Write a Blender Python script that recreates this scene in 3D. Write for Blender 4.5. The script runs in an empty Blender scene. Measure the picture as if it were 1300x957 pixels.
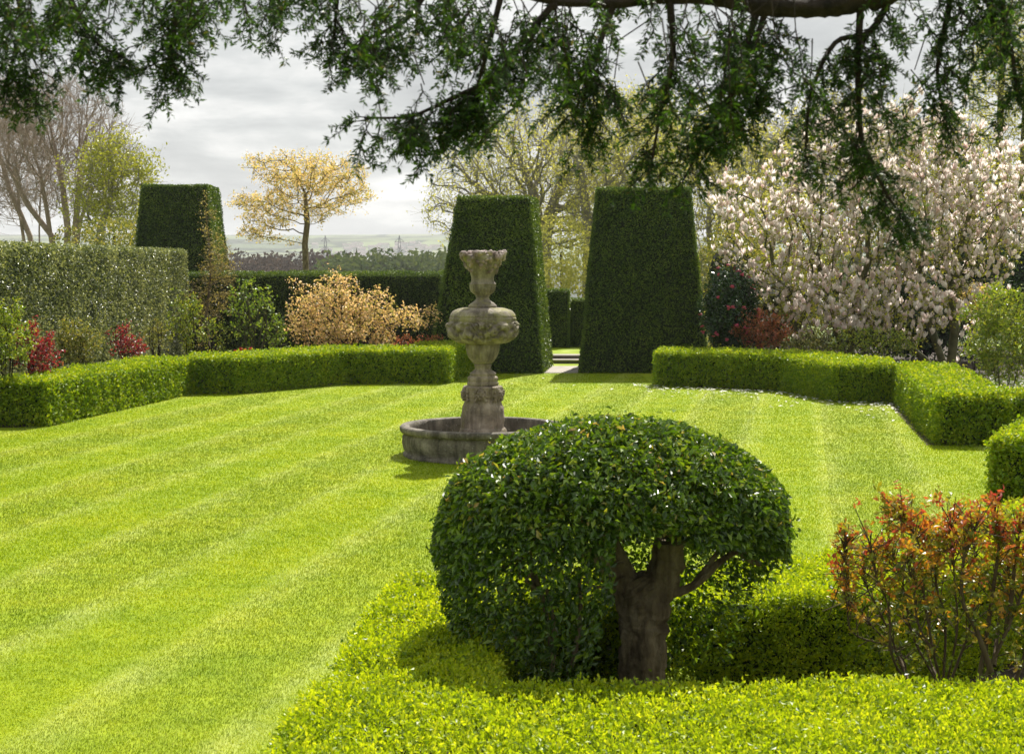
import bpy, math
import numpy as np

RNG = np.random.default_rng(11)
F, CAMZ = 1950.0, 2.4
PITCH = math.atan((478.5 - 335) / F)
SUN_EL, SUN_AZ = math.radians(50), math.radians(19)

scene = bpy.context.scene
COL = bpy.data.collections.new('garden')
scene.collection.children.link(COL)

# ------------------------------------------------------------------ measuring helpers
def ray(px, py):
    x = (px - 650) / F
    u = (478.5 - py) / F
    return np.array([x, math.cos(PITCH) + u * math.sin(PITCH), -math.sin(PITCH) + u * math.cos(PITCH)])

def at(px, py, z=0.0):
    d = ray(px, py)
    t = (z - CAMZ) / d[2]
    return np.array([d[0] * t, d[1] * t, z])

def atY(px, py, Y):
    d = ray(px, py)
    t = Y / d[1]
    return np.array([d[0] * t, Y, CAMZ + d[2] * t])

def nrm(v):
    v = np.asarray(v, float)
    return v / (np.linalg.norm(v, axis=-1, keepdims=True) + 1e-12)

def sn(p, s=1.0, seed=0):
    """smooth cheap noise in -1..1 from summed sines, p (n,3)"""
    r = np.random.default_rng(seed + 1000)
    o = np.zeros(len(p))
    amp, tot = 1.0, 0.0
    for k in range(5):
        for j in range(2):
            d = nrm(r.normal(size=3)) * s * (1.7 ** k) * 2.2
            o += amp * np.sin(p @ d + r.uniform(0, 6.28))
            tot += amp
        amp *= 0.62
    return o / tot * 1.6

# ------------------------------------------------------------------ mesh building
class Geo:
    """collects numpy geometry, builds ONE mesh object"""
    def __init__(s):
        s.V, s.n, s.Fs = [], 0, []
    def add(s, V, Fc, mat=0, rnd=None, smooth=False):
        V = np.asarray(V, float).reshape(-1, 3)
        Fc = np.asarray(Fc, int)
        if len(Fc) == 0:
            return s
        if rnd is None:
            rnd = RNG.random(len(Fc))
        s.V.append(V)
        s.Fs.append((Fc + s.n, mat, np.asarray(rnd, float), smooth))
        s.n += len(V)
        return s
    def build(s, name, mats, parent=None):
        me = bpy.data.meshes.new(name)
        V = np.concatenate(s.V).astype(np.float32)
        me.vertices.add(len(V))
        me.vertices.foreach_set('co', V.ravel())
        li = np.concatenate([f.ravel() for f, _, _, _ in s.Fs]).astype(np.int32)
        tot = np.concatenate([np.full(len(f), f.shape[1]) for f, _, _, _ in s.Fs]).astype(np.int32)
        start = np.concatenate([[0], np.cumsum(tot)[:-1]]).astype(np.int32)
        me.loops.add(len(li))
        me.loops.foreach_set('vertex_index', li)
        me.polygons.add(len(tot))
        me.polygons.foreach_set('loop_start', start)
        mi = np.concatenate([np.full(len(f), m) for f, m, _, _ in s.Fs]).astype(np.int32)
        me.polygons.foreach_set('material_index', mi)
        sm = np.concatenate([np.full(len(f), sm_) for f, _, _, sm_ in s.Fs]).astype(bool)
        me.polygons.foreach_set('use_smooth', sm)
        me.update(calc_edges=True)
        a = me.attributes.new('rnd', 'FLOAT', 'FACE')
        a.data.foreach_set('value', np.concatenate([r for _, _, r, _ in s.Fs]).astype(np.float32))
        for m in (mats if isinstance(mats, (list, tuple)) else [mats]):
            me.materials.append(m)
        me.validate()
        o = bpy.data.objects.new(name, me)
        COL.objects.link(o)
        if parent is not None:
            o.parent = parent
        return o

def tag(o, label=None, cat=None, group=None, kind=None):
    if label: o['label'] = label
    if cat: o['category'] = cat
    if group: o['group'] = group
    if kind: o['kind'] = kind
    return o

def empty(name, loc=(0, 0, 0)):
    o = bpy.data.objects.new(name, None)
    o.empty_display_size = 0.2
    COL.objects.link(o)
    o.location = loc
    return o

def recentre(root, parts):
    """put an Empty at the thing's base, parts keep their world place"""
    for p in parts:
        p.location = tuple(-np.array(root.location))

# ------------------------------------------------------------------ materials
def newmat(name):
    m = bpy.data.materials.new(name)
    m.use_nodes = True
    nt = m.node_tree
    nt.nodes.clear()
    out = nt.nodes.new('ShaderNodeOutputMaterial')
    return m, nt, out

def ramp(nt, stops, fac):
    r = nt.nodes.new('ShaderNodeValToRGB')
    e = r.color_ramp.elements
    while len(e) > 1:
        e.remove(e[-1])
    e[0].position, e[0].color = stops[0][0], (*stops[0][1], 1)
    for p, c in stops[1:]:
        x = e.new(p)
        x.color = (*c, 1)
    nt.links.new(fac, r.inputs[0])
    return r.outputs[0]

def noise(nt, scale, detail=4, rough=.55, dim='3D', vec=None, dist=0):
    n = nt.nodes.new('ShaderNodeTexNoise')
    n.noise_dimensions = dim
    n.inputs['Scale'].default_value = scale
    n.inputs['Detail'].default_value = detail
    n.inputs['Roughness'].default_value = rough
    n.inputs['Distortion'].default_value = dist
    if vec is None:
        tc = nt.nodes.new('ShaderNodeTexCoord')
        vec = tc.outputs['Object']
    nt.links.new(vec, n.inputs['Vector'])
    return n.outputs[0]

def math_(nt, op, a, b=None, clamp=False):
    n = nt.nodes.new('ShaderNodeMath')
    n.operation = op
    n.use_clamp = clamp
    for i, v in enumerate((a, b)):
        if v is None: continue
        if isinstance(v, (int, float)): n.inputs[i].default_value = v
        else: nt.links.new(v, n.inputs[i])
    return n.outputs[0]

def mix(nt, f, a, b, mode='MIX'):
    n = nt.nodes.new('ShaderNodeMix')
    n.data_type = 'RGBA'
    n.blend_type = mode
    for idx, v in ((0, f), (6, a), (7, b)):
        if isinstance(v, (int, float)): n.inputs[idx].default_value = v
        elif isinstance(v, tuple): n.inputs[idx].default_value = (*v, 1)
        else: nt.links.new(v, n.inputs[idx])
    return n.outputs[2]

def leafmat(name, stops, rough=.4, trans=.4, tint=(1.25, 1.15, .45), spec=.5, patch=None):
    m, nt, out = newmat(name)
    a = nt.nodes.new('ShaderNodeAttribute')
    a.attribute_name = 'rnd'
    fac = a.outputs['Fac']
    if patch:
        sc, amt = patch
        n = noise(nt, sc, 3)
        n = math_(nt, 'MULTIPLY', math_(nt, 'SUBTRACT', n, .5), amt)
        fac = math_(nt, 'ADD', fac, n, True)
    c = ramp(nt, stops, fac)
    p = nt.nodes.new('ShaderNodeBsdfPrincipled')
    nt.links.new(c, p.inputs['Base Color'])
    p.inputs['Roughness'].default_value = rough
    p.inputs['Specular IOR Level'].default_value = spec
    if trans > 0:
        t = nt.nodes.new('ShaderNodeBsdfTranslucent')
        tc = mix(nt, 1.0, c, tint, 'MULTIPLY')
        nt.links.new(tc, t.inputs['Color'])
        ms = nt.nodes.new('ShaderNodeMixShader')
        ms.inputs[0].default_value = trans
        nt.links.new(p.outputs[0], ms.inputs[1])
        nt.links.new(t.outputs[0], ms.inputs[2])
        nt.links.new(ms.outputs[0], out.inputs[0])
    else:
        nt.links.new(p.outputs[0], out.inputs[0])
    return m

def surfmat(name, stops, scale=4, detail=8, rough=.85, bump=.3, bscale=30, dist=.02, stretch=(1, 1, 1), spec=.3):
    m, nt, out = newmat(name)
    tc = nt.nodes.new('ShaderNodeTexCoord')
    mp = nt.nodes.new('ShaderNodeMapping')
    mp.inputs['Scale'].default_value = stretch
    nt.links.new(tc.outputs['Object'], mp.inputs['Vector'])
    c = ramp(nt, stops, noise(nt, scale, detail, .6, vec=mp.outputs[0]))
    p = nt.nodes.new('ShaderNodeBsdfPrincipled')
    nt.links.new(c, p.inputs['Base Color'])
    p.inputs['Roughness'].default_value = rough
    p.inputs['Specular IOR Level'].default_value = spec
    if bump:
        b = nt.nodes.new('ShaderNodeBump')
        b.inputs['Strength'].default_value = bump
        b.inputs['Distance'].default_value = dist
        nt.links.new(noise(nt, bscale, 6, .65, vec=mp.outputs[0]), b.inputs['Height'])
        nt.links.new(b.outputs[0], p.inputs['Normal'])
    nt.links.new(p.outputs[0], out.inputs[0])
    return m

M = {}
M['yew'] = leafmat('yew_leaf', [(0, (.026, .060, .004)), (.5, (.095, .17, .010)), (1, (.32, .40, .06))], .40, .32, spec=.5, patch=(.8, .5))
M['yew_sunlit'] = leafmat('yew_leaf_sunlit', [(0, (.03, .055, .018)), (.4, (.17, .21, .09)), (.8, (.44, .48, .27)), (1, (.66, .66, .48))], .38, .35, spec=.6, patch=(.8, .5))  # paler copy of the yew leaf, grazing sun and glints put into its tones
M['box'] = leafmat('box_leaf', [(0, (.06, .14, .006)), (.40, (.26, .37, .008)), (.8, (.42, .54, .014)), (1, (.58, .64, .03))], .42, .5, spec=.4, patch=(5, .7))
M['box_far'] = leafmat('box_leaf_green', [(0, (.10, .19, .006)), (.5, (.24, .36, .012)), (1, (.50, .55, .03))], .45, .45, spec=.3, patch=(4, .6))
M['core'] = surfmat('hedge_inside', [(.3, (.006, .010, .004)), (.7, (.016, .022, .008))], 12, bump=0)  # near-black, the shade between the leaves is put into this colour
M['core_light'] = surfmat('hedge_inside_box', [(.3, (.012, .022, .006)), (.7, (.03, .045, .012))], 12, bump=0)  # same for box: inner shade of the hedge painted as a dark tone
M['bark'] = surfmat('brown_bark', [(.3, (.07, .05, .028)), (.5, (.19, .15, .085)), (.7, (.33, .28, .17))], 14, bump=1.0, bscale=34, dist=.03, stretch=(1, 1, .35))
M['bark_grey'] = surfmat('grey_bark', [(.3, (.15, .14, .11)), (.7, (.33, .31, .24))], 5, bump=.5, bscale=15)
M['bark_dark'] = surfmat('dark_bark', [(.35, (.012, .009, .006)), (.65, (.05, .035, .025))], 22, bump=1.0, bscale=45)
M['bark_red'] = surfmat('reddish_twig', [(.3, (.20, .16, .12)), (.7, (.38, .29, .22))], 1.5, bump=0)
M['bark_mossy'] = surfmat('mossy_bark', [(.3, (.05, .055, .02)), (.7, (.16, .15, .07))], 5, bump=.6, bscale=20)
M['soil'] = surfmat('soil', [(.3, (.03, .021, .013)), (.7, (.085, .062, .04))], 9, bump=.8, bscale=40, dist=.03)

# ------------------------------------------------------------------ leaves
def leafquads(P, N, size, aspect=.5, align=.5, fold=.2, up=None, rng=RNG, tdir=None):
    n = len(P)
    size = np.broadcast_to(size, (n,)) * rng.uniform(.7, 1.25, n)
    nn = nrm(N * align + rng.normal(size=(n, 3)) * (1 - align) * .8)
    t = rng.normal(size=(n, 3))
    if tdir is not None:
        t = t * .35 + tdir
    if up is not None:
        t = t + np.array([0, 0, up])
    t = nrm(t - nn * np.sum(t * nn, 1, keepdims=True))
    b = np.cross(nn, t)
    L = (size * .5)[:, None]
    W = L * aspect
    V = np.stack([P - t * L, P + b * W + nn * L * fold, P + t * L, P - b * W + nn * L * fold], 1)
    return V.reshape(-1, 3), np.arange(4 * n).reshape(n, 4)

def sprigs(P, D, length, nl, size, aspect=.5, rng=RNG):
    """little upright shoots: nl leaves round a short axis D"""
    n = len(P)
    k = np.tile(np.arange(nl), n)
    P2 = np.repeat(P, nl, 0)
    D2 = nrm(np.repeat(D, nl, 0))
    f = (k + .5) / nl
    rad = nrm(np.cross(D2, rng.normal(size=D2.shape)))
    c = P2 + D2 * (f * length)[:, None] + rad * (size * .42)
    t = nrm(rad * (1.15 - .75 * f)[:, None] + D2 * (.35 + .8 * f)[:, None])
    nn = nrm(D2 - t * np.sum(D2 * t, 1, keepdims=True) * .98 + rng.normal(size=D2.shape) * .25)
    b = nrm(np.cross(nn, t))
    s = size * rng.uniform(.75, 1.2, len(P2)) * (1.05 - .35 * f)
    L = (s * .5)[:, None]
    V = np.stack([c - t * L, c + b * L * aspect + nn * L * .15, c + t * L, c - b * L * aspect + nn * L * .15], 1)
    return V.reshape(-1, 3), np.arange(4 * n * nl).reshape(-1, 4), np.repeat(rng.random(n), nl) * .6 + f * .4

# ------------------------------------------------------------------ hedges from bilinear patches
def sample_patches(patches, dens, rng=RNG):
    Ps, Ns = [], []
    for q in patches:
        q = np.asarray(q, float)
        a = np.linalg.norm(np.cross(q[2] - q[0], q[3] - q[1])) / 2
        n = int(a * dens)
        if n < 1: continue
        u, v = rng.random((2, n, 1))
        P = (1 - u) * (1 - v) * q[0] + u * (1 - v) * q[1] + u * v * q[2] + (1 - u) * v * q[3]
        N = nrm(np.cross(q[1] - q[0], q[3] - q[0]))
        Ps.append(P); Ns.append(np.tile(N, (n, 1)))
    return np.concatenate(Ps), np.concatenate(Ns)

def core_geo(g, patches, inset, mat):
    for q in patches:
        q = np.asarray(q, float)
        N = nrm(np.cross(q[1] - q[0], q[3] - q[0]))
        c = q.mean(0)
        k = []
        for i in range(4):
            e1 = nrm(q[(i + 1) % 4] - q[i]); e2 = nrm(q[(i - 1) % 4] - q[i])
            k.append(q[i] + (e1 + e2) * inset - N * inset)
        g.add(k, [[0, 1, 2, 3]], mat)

def prism(poly, h, closed_bottom=False):
    """poly CCW seen from above -> side patches + top (fan of quads along a strip: poly given as left list, right list)"""
    pass

def strip(front, back, h, z0=0.0, ends=(True, True), batter=.03):
    """hedge run: front / back = lists of (x,y) along the run, same length; front on the right-hand side of travel"""
    f0 = [np.array([*p, z0]) for p in front]; b0 = [np.array([*p, z0]) for p in back]
    f1, b1 = [], []
    for f, b in zip(f0, b0):
        d = nrm(b - f) * batter
        f1.append(f + d + [0, 0, h]); b1.append(b - d + [0, 0, h])
    q = []
    for i in range(len(f0) - 1):
        q.append([f0[i], f0[i + 1], f1[i + 1], f1[i]])
        q.append([b0[i + 1], b0[i], b1[i], b1[i + 1]])
        q.append([f1[i], f1[i + 1], b1[i + 1], b1[i]])
    if ends[0]: q.append([b0[0], f0[0], f1[0], b1[0]])
    if ends[1]: q.append([f0[-1], b0[-1], b1[-1], f1[-1]])
    return q

def offset_path(front, w):
    P = [np.array(p, float) for p in front]
    out = []
    for i, p in enumerate(P):
        d1 = nrm(P[i] - P[i - 1]) if i else nrm(P[1] - P[0])
        d2 = nrm(P[i + 1] - P[i]) if i < len(P) - 1 else d1
        n1, n2 = np.array([-d1[1], d1[0]]), np.array([-d2[1], d2[0]])
        n = nrm(n1 + n2)
        out.append(p + n * w / max(.35, float(n @ n1)))
    return out

def frustum(b, t):
    """b, t: four corners CCW from above starting front-left"""
    b = [np.array(p, float) for p in b]; t = [np.array(p, float) for p in t]
    q = [[b[i], b[(i + 1) % 4], t[(i + 1) % 4], t[i]] for i in range(4)]
    q.append(t)
    return q

def hedge(name, patches, dens, size, mat, core, inset=.06, rough=.03, align=.45, aspect=.5, up=.6,
          lump=.02, sprig=None, seed=0, skip=None, parent=None, topbias=0.0, depth=.05):
    rng = np.random.default_rng(seed)
    g = Geo()
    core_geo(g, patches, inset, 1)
    P, N = sample_patches(patches, dens, rng)
    if skip is not None:
        k = ~skip(P); P, N = P[k], N[k]
    P = P + N * (sn(P, 1.6, seed) * lump + sn(P, 7, seed + 3) * lump * .6)[:, None]
    P = P + N * (rng.random(len(P)) * (depth + rough) - depth)[:, None] + rng.normal(size=P.shape) * rough * .4
    V, Fc = leafquads(P, nrm(N * .45 + np.array([0, 0, .75])), size, aspect, align, .25, up, rng)
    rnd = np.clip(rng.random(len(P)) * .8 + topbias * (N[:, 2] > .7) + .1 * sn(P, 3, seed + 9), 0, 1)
    g.add(V, Fc, 0, rnd)
    if sprig:
        sd, sl, nl, ss = sprig
        P, N = sample_patches(patches, sd, rng)
        if skip is not None:
            k = ~skip(P); P, N = P[k], N[k]
        P = P + N * (sn(P, 1.6, seed) * lump + sn(P, 7, seed + 3) * lump * .6 - sl * .5)[:, None]
        D = nrm(N * .8 + rng.normal(size=N.shape) * .3 + np.array([0, 0, .5]))
        V, Fc, r = sprigs(P, D, sl, nl, ss, .55, rng)
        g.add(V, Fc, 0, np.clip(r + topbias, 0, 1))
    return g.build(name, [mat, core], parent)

# ------------------------------------------------------------------ trees
def colonize(att, nodes, parent, step, kill, iters=150, trop=(0, 0, .1), jit=.2, rng=RNG, infl=1e9):
    P = np.array(nodes, float)
    par = list(parent)
    d = np.linalg.norm(att[:, None] - P[None], axis=2)
    ni, nd = d.argmin(1), d.min(1)
    alive = nd > kill
    for it in range(iters):
        m = alive & (nd < infl)
        if not m.any(): break
        v = nrm(att[m] - P[ni[m]])
        u, inv = np.unique(ni[m], return_inverse=True)
        s = np.zeros((len(u), 3))
        np.add.at(s, inv, v)
        s = nrm(nrm(s) + np.array(trop) + rng.normal(size=s.shape) * jit)
        new = P[u] + s * step
        dn = np.linalg.norm(new[:, None] - P[None], axis=2).min(1)
        ok = dn > step * .45
        if not ok.any(): break
        new, u = new[ok], u[ok]
        base = len(P)
        P = np.concatenate([P, new])
        par += list(u)
        d = np.linalg.norm(att[:, None] - new[None], axis=2)
        j, dj = d.argmin(1), d.min(1)
        b = dj < nd
        nd[b] = dj[b]; ni[b] = base + j[b]
        alive &= nd > kill
    return P, np.array(par)

def radii(P, par, trunk, e=2.3, rmin=.003):
    n = len(P)
    a = np.zeros(n)
    ch = np.zeros(n, int)
    for i in range(n):
        if par[i] >= 0: ch[par[i]] += 1
    for i in range(n - 1, -1, -1):
        if ch[i] == 0: a[i] = 1
        if par[i] >= 0: a[par[i]] += a[i]
    r = a ** (1 / e)
    r = r / r[0] * trunk
    return np.maximum(r, rmin)

def tubes(g, A, B, ra, rb, k, mat=0, over=.15):
    n = len(A)
    if n == 0: return
    d = B - A
    L = np.linalg.norm(d, axis=1, keepdims=True)
    d = d / (L + 1e-9)
    A = A - d * np.minimum(ra[:, None] * over * 2, L * .5)
    ref = np.where(np.abs(d[:, 2:3]) < .9, np.array([[0, 0, 1.]]), np.array([[1., 0, 0]]))
    x = nrm(np.cross(d, ref)); y = np.cross(d, x)
    an = np.arange(k) / k * 2 * np.pi
    ring = x[:, None] * np.cos(an)[None, :, None] + y[:, None] * np.sin(an)[None, :, None]
    V = np.concatenate([A[:, None] + ring * ra[:, None, None], B[:, None] + ring * rb[:, None, None]], 1)
    i = np.arange(k); j = (i + 1) % k
    f = np.stack([i, j, j + k, i + k], 1)[None] + (np.arange(n) * 2 * k)[:, None, None]
    g.add(V.reshape(-1, 3), f.reshape(-1, 4), mat, smooth=True)

def skeleton_geo(g, P, par, r, thick=.03, mat=0):
    c = np.where(par >= 0)[0]
    A, B = P[par[c]], P[c]
    ra, rb = np.minimum(r[par[c]], r[c] * 1.35), r[c]
    m = rb > thick
    tubes(g, A[m], B[m], ra[m], rb[m], 8, mat)
    m2 = ~m
    tubes(g, A[m2], B[m2], ra[m2], rb[m2], 3, mat)

def envelope(ells, n, rng, shell=.5):
    """points in a union of ellipsoids (cx,cy,cz,rx,ry,rz), biased outward"""
    out = []
    w = np.array([e[3] * e[4] * e[5] for e in ells]); w = w / w.sum()
    for e, k in zip(ells, (w * n).astype(int) + 1):
        v = nrm(rng.normal(size=(k, 3))) * (rng.random((k, 1)) ** shell)
        out.append(v * np.array(e[3:6]) + np.array(e[:3]))
    return np.concatenate(out)

def twigs(P, par, r, rmax, per, length, spread, rng, up=.2):
    c = np.where((par >= 0) & (r < rmax))[0]
    c = np.repeat(c, per)
    d = nrm(P[c] - P[par[c]])
    A = P[par[c]] + (P[c] - P[par[c]]) * rng.random((len(c), 1))
    D = nrm(d + rng.normal(size=d.shape) * spread + np.array([0, 0, up]))
    L = length * rng.uniform(.4, 1.2, (len(c), 1))
    return A, A + D * L

def tree(name, base, ells, n_att, step, kill, trunk, seed, wood, leaf=None, leafn=0, leafsize=.1, lspread=.15,
         trunk_path=None, tw=(2, .4, .6), twr=None, trop=(0, 0, .15), twig_up=.2, e=1.95, rmin=.004, thick=.03, sub=2,
         label=None, cat='tree', group=None, roots=None, shell=.5, aspect=.55, align=.1, ncluster=1, leafname='crown',
         woodname='trunk', jit=.2, twig_r=.003):
    rng = np.random.default_rng(seed)
    att = envelope(ells, n_att, rng, shell)
    att = att[att[:, 2] > .05 + base[2]]
    nodes, par = [], []
    paths = roots if roots else [trunk_path if trunk_path else [base]]
    for path in paths:
        path = [np.array(p, float) for p in path]
        # resample
        pts = [path[0]]
        for a, b in zip(path[:-1], path[1:]):
            k = max(1, int(np.linalg.norm(b - a) / step))
            pts += [a + (b - a) * (i + 1) / k for i in range(k)]
        for i, p in enumerate(pts):
            nodes.append(p); par.append(len(nodes) - 2 if i else -1)
    P, par = colonize(att, nodes, par, step, kill, trop=trop, jit=jit, rng=rng)
    r = radii(P, par, trunk, e, rmin)
    if roots:
        # several stems: size every stem from its own load
        a = np.zeros(len(P)); ch = np.zeros(len(P), int)
        for i in range(len(P)):
            if par[i] >= 0: ch[par[i]] += 1
        for i in range(len(P) - 1, -1, -1):
            if ch[i] == 0: a[i] = 1
            if par[i] >= 0: a[par[i]] += a[i]
        r = np.maximum(trunk * (a / a.max()) ** (1 / e), rmin)
    b0 = np.array(base, float)
    root = empty(name, tuple(b0))
    tag(root, label, cat, group)
    g = Geo()
    skeleton_geo(g, P, par, r, thick)
    twr = twr or trunk * .12
    A, B = twigs(P, par, r, twr, tw[0], tw[1], tw[2], rng, twig_up)
    tubes(g, A, B, np.full(len(A), twig_r), np.full(len(A), twig_r * .5), 3)
    if sub:
        A2 = np.repeat(A + (B - A) * .5, sub, 0)
        L2 = np.linalg.norm(B - A, axis=1).repeat(sub)[:, None]
        D2 = nrm(nrm(np.repeat(B - A, sub, 0)) + rng.normal(size=A2.shape) * .5 + np.array([0, 0, twig_up]))
        A2 = A2 + np.repeat(B - A, sub, 0) * rng.uniform(-.3, .4, (len(A2), 1))
        B2 = A2 + D2 * L2 * rng.uniform(.4, .8, (len(A2), 1))
        tubes(g, A2, B2, np.full(len(A2), twig_r * .7), np.full(len(A2), twig_r * .35), 3)
        A, B = np.concatenate([A, A2]), np.concatenate([B, B2])
    parts = [g.build(woodname, wood, root)]
    if leaf is not None:
        i = rng.integers(0, len(A), leafn)
        f = rng.random((leafn, 1)) ** .6
        C = A[i] + (B[i] - A[i]) * f
        if ncluster > 1:
            C = np.repeat(C, ncluster, 0)
        C = C + rng.normal(size=C.shape) * lspread
        N = nrm(rng.normal(size=C.shape) + np.array([0, 0, .6]))
        V, Fc = leafquads(C, N, leafsize, aspect, .5, .25, None, rng)
        g = Geo().add(V, Fc, 0, rng.random(len(C)))
        parts.append(g.build(leafname, leaf, root))
    recentre(root, parts)
    return root, P, par, r, A, B

def ell(px, py, Y, rx, rz, ry):
    """ellipsoid centred on a picture point at depth Y, radii in picture pixels (x, z) and metres (y)"""
    c = atY(px, py, Y)
    s = Y / F
    return (c[0], c[1], c[2], rx * s, ry, rz * s)

def lathe(g, prof, seg=96, mat=0, fn=None, cx=0, cy=0, smooth=True):
    prof = np.array(prof, float)
    an = np.arange(seg) / seg * 2 * np.pi
    Rr = prof[:, 0][:, None] * np.ones(seg)
    Z = prof[:, 1][:, None] * np.ones(seg)
    if fn is not None:
        Rr = fn(Rr, Z, an[None, :] * np.ones_like(Rr))
    V = np.stack([cx + Rr * np.cos(an), cy + Rr * np.sin(an), Z], 2).reshape(-1, 3)
    m = len(prof)
    i, j = np.meshgrid(np.arange(m - 1), np.arange(seg), indexing='ij')
    j2 = (j + 1) % seg
    Fc = np.stack([i * seg + j, i * seg + j2, (i + 1) * seg + j2, (i + 1) * seg + j], 2).reshape(-1, 4)
    g.add(V, Fc, mat, smooth=smooth)

def dense(prof, n=6):
    """smooth a profile with Catmull-Rom"""
    p = np.array(prof, float)
    p = np.concatenate([[2 * p[0] - p[1]], p, [2 * p[-1] - p[-2]]])
    o = []
    for i in range(1, len(p) - 2):
        for t in np.arange(n) / n:
            a, b, c, d = p[i - 1:i + 3]
            o.append(.5 * ((2 * b) + (-a + c) * t + (2 * a - 5 * b + 4 * c - d) * t * t + (-a + 3 * b - 3 * c + d) * t ** 3))
    o.append(p[-2])
    return np.array(o)

def limb(g, pts, rad, k=16, mat=0, lump=.12, seed=0, n=8, cap=True, ridge=0):
    """thick swept limb with uneven bark; pts world, rad per point"""
    q = dense(np.column_stack([np.array(pts), rad]), n)
    P, Rr = q[:, :3], q[:, 3]
    T = nrm(np.gradient(P, axis=0))
    x = nrm(np.cross(T[0], [.3, 1, .2]))
    rows = []
    an = np.arange(k) / k * 2 * np.pi
    for i in range(len(P)):
        x = nrm(x - T[i] * (x @ T[i])); y = np.cross(T[i], x)
        rg = np.cos(an)[:, None] * x + np.sin(an)[:, None] * y
        pp = P[i] + rg * Rr[i]
        s = 1 + lump * sn(pp * [1, 1, .5], 6 / max(Rr[i] * 10, .3), seed) + lump * .4 * np.sin(an * 5 + seed + 4 * P[i][2])
        if ridge: s = s - ridge * np.clip(1 - 3.2 * np.abs(sn(pp * [1, 1, .22], 26, seed + 5)), 0, 1) + ridge * .5 * sn(pp, 30, seed + 8)
        rows.append(P[i] + rg * (Rr[i] * s)[:, None])
    V = np.array(rows).reshape(-1, 3)
    m = len(P)
    i, j = np.meshgrid(np.arange(m - 1), np.arange(k), indexing='ij')
    j2 = (j + 1) % k
    Fc = np.stack([i * k + j, i * k + j2, (i + 1) * k + j2, (i + 1) * k + j], 2).reshape(-1, 4)
    g.add(V, Fc, mat, smooth=True)
    if cap:
        c = np.array([P[-1]])
        V2 = np.concatenate([rows[-1], c])
        g.add(V2, np.stack([np.arange(k), (np.arange(k) + 1) % k, np.full(k, k)], 1), mat)

# =================================================================== CAMERA, LIGHT, SKY
cam = bpy.data.cameras.new('camera')
cam.sensor_width = 36
cam.lens = F * 36 / 1300
cam.clip_start, cam.clip_end = .1, 20000
cam.dof.use_dof = True
cam.dof.focus_distance = 15.0
cam.dof.aperture_fstop = 9
co = bpy.data.objects.new('camera', cam)
scene.collection.objects.link(co)
co.location = (0, 0, CAMZ)
co.rotation_euler = (math.pi / 2 - PITCH, 0, 0)
scene.camera = co

sun = bpy.data.lights.new('sun', 'SUN')
sun.energy = 4.6
sun.angle = math.radians(.7)
sun.color = (1, .95, .86)
so = bpy.data.objects.new('sun', sun)
scene.collection.objects.link(so)
so.rotation_euler = (math.pi / 2 - SUN_EL, 0, math.pi - SUN_AZ)

w = bpy.data.worlds.new('World')
scene.world = w
w.use_nodes = True
nt = w.node_tree
nt.nodes.clear()
out = nt.nodes.new('ShaderNodeOutputWorld')
sky = nt.nodes.new('ShaderNodeTexSky')
sky.sky_type = 'NISHITA'
sky.sun_disc = False
sky.sun_elevation = SUN_EL
sky.sun_rotation = SUN_AZ
sky.dust_density = 2
bg1 = nt.nodes.new('ShaderNodeBackground')
bg1.inputs[1].default_value = .07
nt.links.new(sky.outputs[0], bg1.inputs[0])
tc = nt.nodes.new('ShaderNodeTexCoord')
sep = nt.nodes.new('ShaderNodeSeparateXYZ')
nt.links.new(tc.outputs['Generated'], sep.inputs[0])
zz = math_(nt, 'ADD', math_(nt, 'MAXIMUM', sep.outputs[2], 0), .20)
cx_ = math_(nt, 'DIVIDE', sep.outputs[0], zz)
cy_ = math_(nt, 'DIVIDE', sep.outputs[1], zz)
cmb = nt.nodes.new('ShaderNodeCombineXYZ')
nt.links.new(cx_, cmb.inputs[0]); nt.links.new(cy_, cmb.inputs[1])
n1 = noise(nt, 1.7, 7, .55, vec=cmb.outputs[0], dist=.3)
n2 = noise(nt, 4.6, 9, .6, vec=cmb.outputs[0], dist=.2)
cc = math_(nt, 'ADD', math_(nt, 'MULTIPLY', n1, .65), math_(nt, 'MULTIPLY', n2, .35))
cloud = ramp(nt, [(.36, (.29, .30, .305)), (.46, (.365, .375, .375)), (.51, (.43, .44, .435)), (.56, (.53, .53, .52)), (.64, (.68, .68, .66))], cc)
bg2 = nt.nodes.new('ShaderNodeBackground')
bg2.inputs[1].default_value = .93
nt.links.new(cloud, bg2.inputs[0])
ms = nt.nodes.new('ShaderNodeMixShader')
ms.inputs[0].default_value = .93
nt.links.new(bg1.outputs[0], ms.inputs[1]); nt.links.new(bg2.outputs[0], ms.inputs[2])
nt.links.new(ms.outputs[0], out.inputs[0])

scene.view_settings.view_transform = 'Standard'
scene.view_settings.look = 'None'
scene.view_settings.exposure = .83
scene.view_settings.gamma = 1
scene.render.engine = 'CYCLES'
scene.cycles.max_bounces = 6
scene.cycles.diffuse_bounces = 3
scene.cycles.glossy_bounces = 2
scene.cycles.transmission_bounces = 4
scene.cycles.transparent_max_bounces = 4
scene.cycles.volume_bounces = 0
scene.cycles.sample_clamp_indirect = 6
scene.cycles.use_denoising = True

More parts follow.
